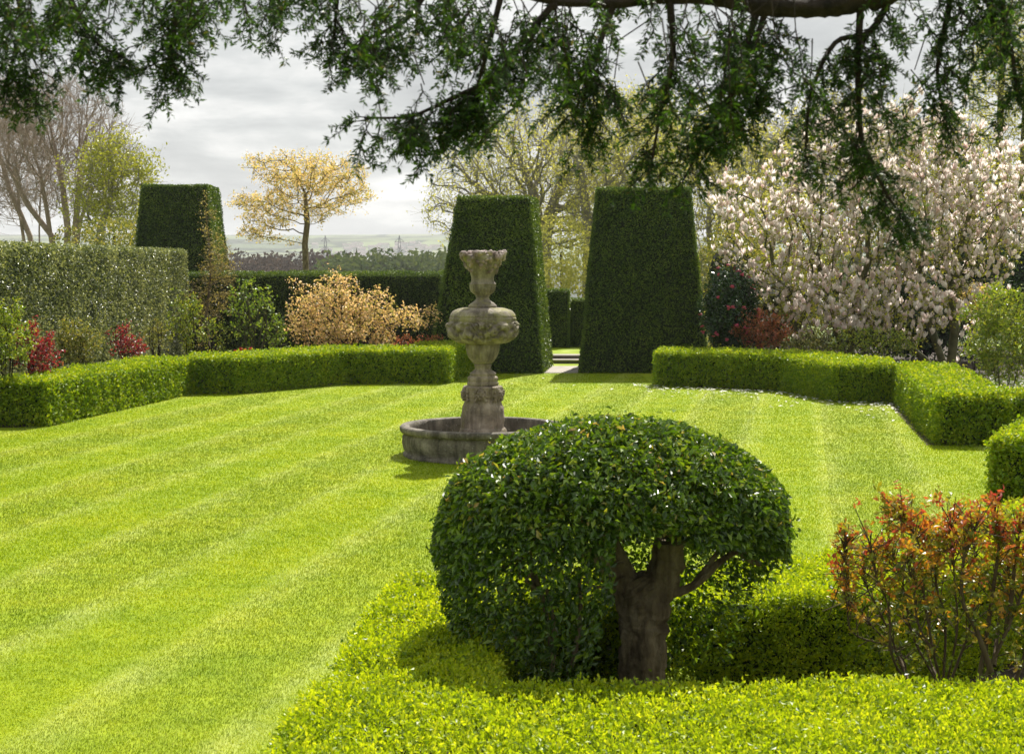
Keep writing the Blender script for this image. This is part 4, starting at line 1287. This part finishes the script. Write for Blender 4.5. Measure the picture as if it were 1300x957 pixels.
# goblet shaped blossoms, one petal = 2 quads
def goblet(g, C, D, size, rng, mat=0):
    n_ = len(C)
    x = nrm(np.cross(D, rng.normal(size=D.shape))); y = np.cross(D, x)
    tone = rng.random(n_)
    opn = rng.uniform(.5, 1.1, (n_, 1))
    for k_ in range(6):
        a = k_ * np.pi / 3 + rng.normal(size=(n_, 1)) * .2
        o = x * np.cos(a) + y * np.sin(a); sd = -x * np.sin(a) + y * np.cos(a)
        s_ = size[:, None]
        p0 = C; p1 = C + (D * .45 + o * .26 * opn) * s_; p2 = C + (D * (1.0) + o * (.10 + .34 * (opn - .5))) * s_
        w1 = sd * .22 * s_
        V = np.stack([p0, p1 + w1, p2, p1 - w1], 1).reshape(-1, 3)
        g.add(V, np.arange(4 * n_).reshape(n_, 4), mat, np.clip(tone * .6 + .4 * rng.random(n_), 0, 1))
rng = np.random.default_rng(402)
L0 = np.array(mag.location)
i = rng.choice(len(A), 8500, replace=False) if len(A) > 8500 else np.arange(len(A))
C = B[i]
hgt = (C[:, 2] - 0.9) / 4.5
keep = (rng.random(len(C)) < np.clip(.6 + .5 * hgt, .4, 1)) & (sn(C, 1.6, 99) + .6 * rng.normal(size=len(C)) > -.55)
C = C[keep] ; d_ = nrm(nrm(B[i] - A[i])[keep] * .3 + [0, 0, 1] + rng.normal(size=C.shape) * .3)
sz = rng.uniform(.11, .18, len(C))
order = np.argsort(C[:, 1])                       # nearest blossoms become single parts
near_i = order[:70]; rest = order[70:]
C = C - L0
g = Geo(); goblet(g, C[rest], d_[rest], sz[rest], rng)
tag(g.build('blossom', M['blossom'], mag), kind='stuff')
for q in near_i:
    g = Geo(); goblet(g, C[q:q + 1], d_[q:q + 1], sz[q:q + 1], rng); g.build('flower', M['blossom'], mag)

# =================================================================== TREES BEYOND THE GARDEN
GRP = 'trees beyond the hedges'
def bigtree(name, px_, Yt, ells, n_att, trunk, seed, wood, leaf, leafn, size, label, step=.3, tw=(3, .8, .45), roots=None, kill=None, tr=(0, 0, .2), fork=290, lsp=.12, wr=.009, **kw):
    bx = atY(px_, 300, Yt)[0]
    gz = float(terrain_z(np.array([[bx]]), np.array([[float(Yt)]]))[0, 0])
    tp = roots or [[(bx, Yt, gz), atY(px_, fork, Yt)]]
    return tree(name, (bx, Yt, gz), ells, int(n_att * 1.5), step, kill or step * 1.1, trunk, seed, M[wood], M[leaf] if leaf else None, leafn, size, lsp, roots=tp, tw=tw, twr=trunk * .16, trop=tr, e=1.8,
                label=label, group=GRP, thick=.05, twig_up=.25, rmin=.010, twig_r=wr, **kw)
# left: bare trees
def st(Yt, *pp):
    a = [atY(x_, y_, Yt) for x_, y_ in pp]; a[0] = np.array([a[0][0], Yt, -.05]); return a
bigtree('bare_tree', 82, 60, [ell(75, 190, 60, 88, 92, 3), ell(40, 165, 60, 66, 62, 3), ell(110, 215, 60, 58, 60, 3)], 1900, .13, 501, 'bark_red', None, 0, 0,
        'bare multi stemmed tree with reddish twigs beside the green leaved tree', roots=[st(60, (78, 330), (66, 300), (35, 260), (10, 210)), st(60, (80, 330), (86, 290), (80, 240), (72, 200)), st(60, (84, 330), (102, 280), (118, 240)), st(60, (79, 330), (60, 270), (50, 215)), st(60, (85, 330), (98, 260), (102, 205))], tw=(2, 1.0, .35), wr=.010, sub=2, jit=.08, tr=(0, 0, .35), shell=.6)
bigtree('bare_tree', 30, 66, [ell(0, 190, 66, 70, 90, 3), ell(20, 240, 66, 50, 50, 2)], 1200, .12, 502, 'bark_red', None, 0, 0,
        'bare tree at the left edge of the photo with a leaning trunk', roots=[st(66, (48, 330), (38, 300), (12, 240), (-5, 180)), st(66, (50, 330), (50, 290), (52, 240)), st(66, (44, 330), (25, 270), (20, 200))], tw=(2, 1.0, .35), wr=.010, sub=2, jit=.08, tr=(0, 0, .35), shell=.6)
bigtree('leafy_tree', 124, 56, [ell(140, 215, 56, 32, 36, 1.6), ell(128, 272, 56, 30, 28, 1.6), ell(168, 225, 56, 22, 26, 1.4), ell(158, 270, 56, 26, 26, 1.5), ell(112, 240, 56, 18, 20, 1.2)], 520, .15, 503, 'bark_grey', 'leaf_young', 8000, .12,
        'light green leaved tree behind the tall hedge, left of the topiary', roots=[st(56, (122, 330), (128, 290), (140, 255))], step=.35)
bush('golden_shrub', [ell(145, 300, 50, 35, 24, 1.5), ell(100, 308, 50, 32, 20, 1.5), ell(175, 308, 50, 28, 18, 1.2)], 'leaf_olive', 2400, .12, 504, 'olive gold shrub showing over the top of the tall hedge', group=None, core=False)
# golden spreading tree
Yg = 48.0
bigtree('golden_tree', 388, Yg, [ell(378, 225, Yg, 50, 30, 1.7), ell(338, 262, Yg, 42, 20, 1.4), ell(425, 222, Yg, 40, 22, 1.3), ell(448, 252, Yg, 32, 16, 1.1), ell(335, 215, Yg, 24, 14, 1.0), ell(325, 296, Yg, 26, 11, 1.0), ell(405, 262, Yg, 40, 20, 1.3), ell(358, 285, Yg, 26, 14, 1.0)], 620, .095, 505, 'bark', 'leaf_gold', 10500, .08,
        'small spreading tree with golden orange young leaves against the sky', roots=[[np.array([*atY(389, 347, Yg)[:2], 0]), atY(388, 330, Yg), atY(387, 310, Yg), atY(390, 285, Yg), atY(388, 255, Yg)]], step=.22, tw=(2, .34, .55), tr=(0, 0, .05), lsp=.06, sub=2, wr=.004)
# centre: catkin-green trees
bigtree('budding_tree', 690, 62, [ell(680, 215, 62, 95, 92, 3.4), ell(620, 262, 62, 85, 62, 3), ell(735, 235, 62, 55, 90, 3), ell(600, 215, 62, 45, 40, 2.5)], 2000, .3, 506, 'bark_grey', 'leaf_catkin', 12500, .11,
        'large budding tree with pale yellow green leaves behind the tall topiary by the urn', roots=[st(62, (686, 350), (687, 310), (680, 270), (676, 240)), st(62, (688, 350), (692, 300), (705, 250)), st(62, (686, 350), (684, 300), (650, 265))], tw=(1, .8, .45), sub=2, wr=.007)
bigtree('budding_tree', 748, 58, [ell(770, 200, 58, 75, 88, 3), ell(820, 190, 60, 55, 80, 3), ell(745, 260, 58, 35, 50, 2)], 1300, .2, 507, 'bark_grey', 'leaf_catkin', 10000, .12,
        'slender budding tree with several upright stems, behind the widest topiary', roots=[st(58, (744, 350), (747, 300), (742, 250), (735, 200)), st(58, (746, 350), (752, 290), (765, 240)), st(60, (800, 350), (800, 290), (797, 240))], tw=(2, .8, .4), sub=1, wr=.007)
bigtree('budding_tree', 905, 50, [ell(905, 300, 50, 45, 105, 2), ell(950, 250, 50, 60, 85, 2.5), ell(880, 200, 52, 50, 60, 2)], 1100, .13, 508, 'bark_grey', 'leaf_catkin', 12000, .11,
        'thin budding tree behind the right shoulder of the widest topiary', roots=[st(50, (908, 420), (905, 350), (900, 290)), st(50, (935, 420), (940, 340), (945, 280))], step=.36)
bush('golden_shrub', [ell(712, 320, 56, 45, 48, 2), ell(750, 345, 54, 40, 32, 1.5), ell(700, 355, 54, 30, 28, 1.5)], 'leaf_catkin', 5000, .13, 509, 'yellow leaved tree filling the gap above the far hedges', core=False)
bush('golden_shrub', [ell(905, 415, 44, 25, 50, 1.2), ell(1000, 300, 47, 70, 60, 2)], 'leaf_catkin', 6000, .12, 510, 'pale green shrub between widest topiary and magnolia', core=False)
# right edge: tall yellow green tree
bigtree('birch_tree', 1265, 62, [ell(1280, 120, 62, 62, 120, 2.4), ell(1275, 260, 62, 52, 110, 2.4), ell(1320, 80, 62, 60, 120, 2.6)], 1500, .2, 511, 'bark_mossy', 'leaf_catkin', 19000, .10,
        'tall yellow green tree at the right edge behind the magnolia', roots=[st(62, (1262, 420), (1265, 300), (1270, 150), (1272, 20)), st(62, (1300, 420), (1298, 250), (1305, 60))], step=.42, tw=(2, .5, .5), wr=.006)
bigtree('budding_tree', 1090, 52, [ell(1080, 200, 52, 90, 80, 2.5), ell(1180, 230, 52, 80, 90, 2.5), ell(1010, 190, 52, 60, 55, 2)], 1000, .18, 512, 'bark_grey', 'leaf_catkin', 7000, .11,
        'budding tree right behind the magnolia crown', roots=[st(52, (1090, 420), (1088, 320), (1085, 240)), st(52, (1160, 420), (1170, 330), (1180, 260))])

# =================================================================== OVERHANGING YEW
M['yew_needle'] = leafmat('yew_needle', [(0, (.012, .028, .006)), (.6, (.026, .060, .010)), (.93, (.07, .15, .016)), (1, (.12, .09, .03))], .45, .38, spec=.3, tint=(1.3, 1.3, .5))
YO = 4.1
yr = empty('overhanging_yew', (3.9, 3.6, 0))
tag(yr, 'dark evergreen yew whose drooping branches hang across the top of the photo', 'tree')
g = Geo(); rng = np.random.default_rng(601)
O = lambda x_, y_, dy=0.: atY(x_, y_, YO + dy)
limb(g, [(3.9, 3.6, -.05), (3.85, 3.6, 1.2), (3.8, 3.6, 2.6), (3.9, 3.7, 4.2), (3.8, 3.7, 6)], [.36, .30, .27, .22, .12], 20, seed=4, lump=.15)
mains = [([(3.82, 3.62, 2.7), (3.1, 3.8, 3.35), O(1420, -70), O(1250, -45), O(1120, -8), O(1040, 10), O(960, 6), O(880, -3), O(780, 4), O(690, 0), O(600, -30), O(480, -60)],
          [.16, .12, .09, .055, .034, .030, .026, .017, .013, .010, .009, .006]),
         ([O(1120, -8), O(1000, -60, .2), O(800, -90, .3), O(500, -70, .3), O(250, -50, .2), O(50, -30), O(-120, -10)], [.05, .045, .04, .03, .022, .016, .01]),
         ([(3.8, 3.62, 3.2), (2.9, 3.3, 3.7), O(1200, -160, -.6), O(900, -170, -.7), O(500, -190, -.8)], [.12, .08, .06, .045, .02])]
paths = [[O(710, 2), O(697, 12), O(657, 61), O(623, 101), O(576, 124), O(545, 139), O(515, 149), O(462, 150)],
         [O(1093, -5), O(1089, 88), O(1093, 170), O(1102, 198), O(1125, 245), O(1152, 285)],
         [O(1206, -40), O(1206, 0), O(1190, 88), O(1200, 150)], [O(964, 5), O(946, 64), O(932, 113), O(910, 150), O(868, 228)], [O(975, 5), O(960, 50), O(928, 120), O(905, 160)],
         [O(851, -3), O(854, 71), O(840, 134), O(826, 215)], [O(1140, -20), O(1105, 40), O(1060, 55), O(1030, 120), O(1022, 200)], [O(1260, -50), O(1275, 20), O(1285, 70), O(1290, 120)],
         [O(20, -20), O(30, 40), O(15, 80), O(5, 115)], [O(80, -20), O(105, 30), O(130, 60), O(157, 74)], [O(230, -50), O(225, 10), O(218, 60), O(215, 80)], [O(430, -60), O(428, 0), O(424, 50)],
         [O(560, -40), O(520, 20), O(478, 45), O(460, 50)], [O(640, -20), O(620, 60), O(600, 130)], [O(780, 4), O(760, 60), O(742, 120), O(740, 165)]]
for pts, rad in mains: limb(g, pts, rad, 20, seed=int(rad[0] * 900), lump=.18, n=14, ridge=.12)
for q_, pts in enumerate(paths): limb(g, pts, np.linspace(.010, .003, len(pts)), 6, seed=q_, lump=.1, n=5)
lowx = [-60, 0, 30, 50, 75, 100, 110, 155, 165, 185, 215, 240, 270, 290, 320, 345, 362, 385, 400, 415, 425, 440, 455, 480, 515, 550, 580, 620, 640, 680, 700, 740, 760, 790, 820, 850, 870, 890, 920, 950, 980, 1000, 1030, 1045, 1060, 1090, 1110, 1150, 1168, 1180, 1200, 1230, 1250, 1270, 1290, 1340]
lowy = [85, 105, 95, 100, 40, 85, 100, 68, -20, 45, 84, 60, 84, 10, 72, 88, 10, 70, 55, -20, 62, 10, 120, 180, 195, 192, 205, 215, 150, 160, 175, 190, 185, 180, 232, 240, 225, 200, 235, 190, 170, 180, 245, 240, 200, 262, 285, 285, 175, 160, 180, 150, 90, 145, 80, 70]
# hanging branchlets
SA, SB, Sr = [], [], []
needles_c, needles_d = [], []
def branchlet(p0, p1, sag, rng, dens=1.0):
    """drooping twig from p0 to p1 carrying side sprays"""
    m_ = max(4, int(np.linalg.norm(p1 - p0) / .025))
    t = np.linspace(0, 1, m_)[:, None]
    pl = nrm(rng.normal(size=3) * [1, .7, .1])
    q = p0 + (p1 - p0) * t + np.array([rng.normal() * sag, rng.normal() * sag, 0]) * np.sin(t * np.pi) + rng.normal(size=(m_, 3)) * .004
    for a_, b_ in zip(q[:-1], q[1:]):
        SA.append(a_); SB.append(b_); Sr.append(.0022)
    d0 = nrm(q[-1] - q[0])
    for j in range(1, m_):
        needles_c.append(q[j]); needles_d.append((nrm(q[j] - q[j - 1]), .03))
        if rng.random() < .95 * dens:
            sd = nrm(pl * (1 if j % 2 else -1) + rng.normal(size=3) * .22 + d0 * .75 + [0, 0, -.25])
            Ls = rng.uniform(.045, .085) * (1.15 - .75 * j / m_)
            k2 = max(2, int(Ls / .02))
            e = q[j] + sd * Ls
            e[2] -= Ls * .2
            SA.append(q[j]); SB.append(e); Sr.append(.0013)
            for w_ in range(1, k2 + 1):
                needles_c.append(q[j] + (e - q[j]) * w_ / k2); needles_d.append((nrm(e - q[j]), .022))
for q_, pts in enumerate(paths):
    q = dense(np.array(pts), 10)
    for j in range(4, len(q)):
        for _ in range(1):
            if rng.random() < .9:
                d = nrm(rng.normal(size=3) * [.8, .7, .25] + [0, 0, -.9])
                branchlet(q[j], q[j] + d * rng.uniform(.05, .15), .01, rng)
    branchlet(q[-3], q[-1] + (q[-1] - q[-3]), .003, rng, 1.5)
cl = [(rng.uniform(-50, 1330), rng.random() ** .7) for _ in range(85)]
for c_ in range(225):
    xc_, fc_ = cl[c_ % 85]
    x_ = xc_ + rng.normal() * 13
    yl = np.interp(x_, lowx, lowy)
    yl -= 18
    if yl < 0: continue
    dens_gap = {True: 1.0}
    f = min(1, max(.05, fc_ + rng.normal() * .08))
    yt = yl * f + rng.normal() * 4
    Yd = YO + rng.normal() * .28
    p1 = atY(x_, yt, Yd)
    ln = rng.uniform(.08, .17)
    p0 = p1 + np.array([rng.normal() * .05 + (.03 if x_ < 640 else -.02), rng.normal() * .05, ln])
    branchlet(p0, p1, .012, rng)
    # thin bare twig linking it upwards
    top = p0 + np.array([rng.normal() * .05, rng.normal() * .04, .09]); SA.append(top); SB.append(p0); Sr.append(.0022)
    pass
SA, SB, Sr = np.array(SA), np.array(SB), np.array(Sr)
tubes(g, SA, SB, Sr, Sr * .8, 3)
b1 = g.build('branches', M['bark_dark'], yr)
C = np.array(needles_c); Dn = np.array([d for d, _ in needles_d])
C = np.repeat(C, 12, 0) + rng.normal(size=(len(C) * 12, 3)) * .0015; Dn = np.repeat(Dn, 12, 0)
C = C + Dn * rng.uniform(-.011, .011, (len(C), 1))
sdv = nrm(np.cross(Dn, rng.normal(size=Dn.shape) * .6 + [0, 0, 1.0])) * np.where(rng.random((len(C), 1)) < .5, 1, -1)
T = nrm(sdv + Dn * .75 + rng.normal(size=Dn.shape) * .2)
Ln = .019 * rng.uniform(.7, 1.2, len(C))
V, Fc = leafquads(C + T * Ln[:, None] * .5, np.cross(T, Dn), Ln, .24, .8, .1, None, rng, tdir=T * 20)
b2 = Geo().add(V, Fc, 0).build('foliage', M['yew_needle'], yr)
recentre(yr, [b1, b2])

# =================================================================== VALLEY: woods, town, pylons
def woods(name, n, xr, yr_, hr, leaf, seed, label):
    rng = np.random.default_rng(seed)
    g = Geo()
    for q in range(n):
        y = rng.uniform(*yr_); x = (rng.uniform(*xr) - 650) / F * y
        z0 = float(terrain_z(np.array([[x]]), np.array([[y]]))[0, 0])
        h = max(5., float(atY(650, rng.uniform(*hr), y)[2]) - z0)
        tubes(g, np.array([[x, y, z0 - .3]]), np.array([[x, y, z0 + h * .6]]), np.array([.3]), np.array([.15]), 5, 1)
        k_ = 420
        v = nrm(rng.normal(size=(k_, 3)))
        r_ = np.array([h * .33, h * .33, h * .36])
        P = np.array([x, y, z0 + h * .66]) + v * r_ * (1 + .3 * sn(v * 2 + q, 1.3, q)[:, None] - .2 * rng.random((k_, 1)))
        V, Fc = leafquads(P, v, 1.5, .6, .4, .25, None, rng); g.add(V, Fc, 0, np.clip(rng.random(k_) * .5 + rng.random() * .5, 0, 1))
    o = g.build(name, [M[leaf], M['bark_grey']])
    tag(o, label, 'wood', kind='stuff')
L('wood_brown', [(0, (.07, .05, .035)), (1, (.16, .12, .09))], spec=.0, trans=.15, tint=(1, 1, 1))
L('wood_green', [(0, (.05, .085, .025)), (1, (.14, .18, .05))], spec=.0, trans=.25)
woods('bare_wood', 95, (-40, 440), (330, 430), (325, 334), 'wood_brown', 701, 'far belt of brown leafless woodland beyond the garden')
woods('green_wood', 60, (425, 600), (320, 420), (325, 333), 'wood_green', 702, 'far belt of green woodland beyond the back hedge')
woods('green_wood', 50, (880, 1400), (250, 330), (315, 330), 'wood_green', 703, 'far green woodland behind the right hand trees')

M['hs_wall'] = surfmat('house_wall', [(.3, (.55, .52, .47)), (.7, (.72, .70, .66))], .05, bump=0)
M['hs_roof'] = surfmat('house_roof', [(.3, (.16, .13, .12)), (.7, (.26, .22, .20))], .2, bump=0)
def house_mesh(w_, d_, h_, rf):
    g = Geo()
    for p_ in frustum([(-w_, -d_, -3), (w_, -d_, -3), (w_, d_, -3), (-w_, d_, -3)], [(-w_, -d_, h_), (w_, -d_, h_), (w_, d_, h_), (-w_, d_, h_)])[:4]: g.add(p_, [[0, 1, 2, 3]])
    e = .4
    g.add([(-w_, -d_, h_), (-w_, d_, h_), (-w_, 0, h_ + rf)], [[0, 2, 1]]); g.add([(w_, -d_, h_), (w_, d_, h_), (w_, 0, h_ + rf)], [[0, 1, 2]])
    g.add([(-w_ - e, -d_ - e, h_ - .1), (w_ + e, -d_ - e, h_ - .1), (w_ + e, 0, h_ + rf + .1), (-w_ - e, 0, h_ + rf + .1), (-w_ - e, d_ + e, h_ - .1), (w_ + e, d_ + e, h_ - .1)], [[0, 1, 2, 3], [3, 2, 5, 4]], 1)
    cx = w_ * .5
    for p_ in frustum([(cx, -.4, h_ + rf - .6), (cx + .9, -.4, h_ + rf - .6), (cx + .9, .4, h_ + rf - .6), (cx, .4, h_ + rf - .6)], [(cx, -.4, h_ + rf + 1), (cx + .9, -.4, h_ + rf + 1), (cx + .9, .4, h_ + rf + 1), (cx, .4, h_ + rf + 1)]): g.add(p_, [[0, 1, 2, 3]])
    return g
rng = np.random.default_rng(801)
protos = [house_mesh(6, 4, 5.2, 2.6), house_mesh(9, 4.5, 5.2, 2.8), house_mesh(5, 5, 6, 3)]
pm = []
for k_ in range(78):
    x_ = rng.choice([rng.normal(505, 26), rng.uniform(400, 555)])
    row = rng.choice([2020, 2120, 2200, 2290, 2370, 2440, 2520]) + rng.normal() * 8
    if rng.random() < .12: x_, row = rng.uniform(-20, 120), rng.uniform(2000, 2400)
    x = (x_ - 650) / F * row
    z = float(terrain_z(np.array([[x]]), np.array([[row]]))[0, 0])
    if k_ < 3:
        o = protos[k_].build('house', [M['hs_wall'], M['hs_roof']]); pm.append(o)
    else:
        o = pm[k_ % 3].copy(); COL.objects.link(o)
    o.location = (x, row, z + .2); o.rotation_euler = (0, 0, rng.choice([0, .3, -.2, .1, 1.4]))
    tag(o, 'pale house in the far town on the valley side', 'house', 'houses of the far town')
for k_, (xa, xb_) in enumerate(((455, 481),)):
    g = Geo(); w_ = (xb_ - xa) / F * 1950 / 2
    for p_ in frustum([(-w_, -14, -6), (w_, -14, -6), (w_, 14, -6), (-w_, 14, -6)], [(-w_, -14, 8), (w_, -14, 8), (w_, 14, 8), (-w_, 14, 8)]): g.add(p_, [[0, 1, 2, 3]])
    for p_ in frustum([(-w_ - .5, -14.5, 8.02), (w_ + .5, -14.5, 8.02), (w_ + .5, 14.5, 8.02), (-w_ - .5, 14.5, 8.02)], [(-w_, -8, 10.5), (w_, -8, 10.5), (w_, 8, 10.5), (-w_, 8, 10.5)]): g.add(p_, [[0, 1, 2, 3]], 1)
    o = g.build('warehouse', [M['hs_wall'], surfmat('metal_roof', [(.3, (.6, .62, .64)), (.7, (.7, .72, .74))], .1, bump=0)])
    x = ((xa + xb_) / 2 - 650) / F * 1950
    o.location = (x, 1950, float(atY(467, 332.5, 1950)[2]) - 6)
    tag(o, 'long low white roofed building at the near edge of the far town', 'warehouse')
M['steel'] = surfmat('pylon_steel', [(.3, (.10, .105, .11)), (.7, (.16, .165, .17))], 1, bump=0)
def pylon(px_, py_top, py_bot, Yp, label):
    zt, zb_ = atY(px_, py_top, Yp)[2], atY(px_, py_bot, Yp)[2]
    Hh = zt - zb_; x = atY(px_, py_top, Yp)[0]
    zg = float(terrain_z(np.array([[x]]), np.array([[float(Yp)]]))[0, 0])
    A, B = [], []
    Hh = zt - zg
    lv = [0, .3, .55, .75, .88, 1]; wd = [.075, .05, .032, .02, .016, .003]
    for a_ in range(len(lv) - 1):
        for k_ in range(4):
            c1 = [(1, 1), (-1, 1), (-1, -1), (1, -1)][k_]; c2 = [(1, 1), (-1, 1), (-1, -1), (1, -1)][(k_ + 1) % 4]
            w1, w2 = wd[a_] * Hh, wd[a_ + 1] * Hh
            A.append((c1[0] * w1, c1[1] * w1, lv[a_] * Hh)); B.append((c1[0] * w2, c1[1] * w2, lv[a_ + 1] * Hh))
            A.append((c1[0] * w1, c1[1] * w1, lv[a_] * Hh)); B.append((c2[0] * w2, c2[1] * w2, lv[a_ + 1] * Hh))
            A.append((c2[0] * w1, c2[1] * w1, lv[a_] * Hh)); B.append((c1[0] * w2, c1[1] * w2, lv[a_ + 1] * Hh))
    for f, l_ in ((.66, .07), (.79, .09), (.92, .06)):
        A += [(-l_ * Hh, 0, f * Hh), (0, 0, (f + .05) * Hh), (0, 0, (f + .05) * Hh)]; B += [(l_ * Hh, 0, f * Hh), (-l_ * Hh, 0, f * Hh), (l_ * Hh, 0, f * Hh)]
    A, B = np.array(A), np.array(B)
    g = Geo(); tubes(g, A, B, np.full(len(A), .2), np.full(len(A), .2), 4)
    o = g.build('electricity_pylon', M['steel']); o.location = (x, Yp, zg)
    tag(o, label, 'pylon', 'electricity pylons in the valley')
pylon(507, 299, 334, 1300, 'lattice electricity pylon in front of the far town')
pylon(413, 299, 334, 1450, 'lattice electricity pylon just right of the golden tree trunk')

# =================================================================== HAZE
m, nt, out = newmat('haze_air')
v = nt.nodes.new('ShaderNodeVolumePrincipled')
v.inputs['Color'].default_value = (.90, .93, .97, 1)
v.inputs['Density'].default_value = .00019
v.inputs['Anisotropy'].default_value = .2
nt.links.new(v.outputs[0], out.inputs['Volume'])
g = Geo()
for p_ in frustum([(-2700, -70, -70), (2700, -70, -70), (2700, 4400, -70), (-2700, 4400, -70)], [(-2700, -70, 118), (2700, -70, 118), (2700, 4400, 118), (-2700, 4400, 118)]): g.add(p_, [[0, 1, 2, 3]])
g.add([(-2700, -70, -70), (-2700, 4400, -70), (2700, 4400, -70), (2700, -70, -70)], [[0, 1, 2, 3]])
# weld so that the box is closed
o = g.build('haze', m)
import bmesh
bm = bmesh.new(); bm.from_mesh(o.data); bmesh.ops.remove_doubles(bm, verts=bm.verts, dist=.01); bmesh.ops.recalc_face_normals(bm, faces=bm.faces); bm.to_mesh(o.data); bm.free()
tag(o, 'thin pale haze in the valley air', 'haze', kind='stuff')
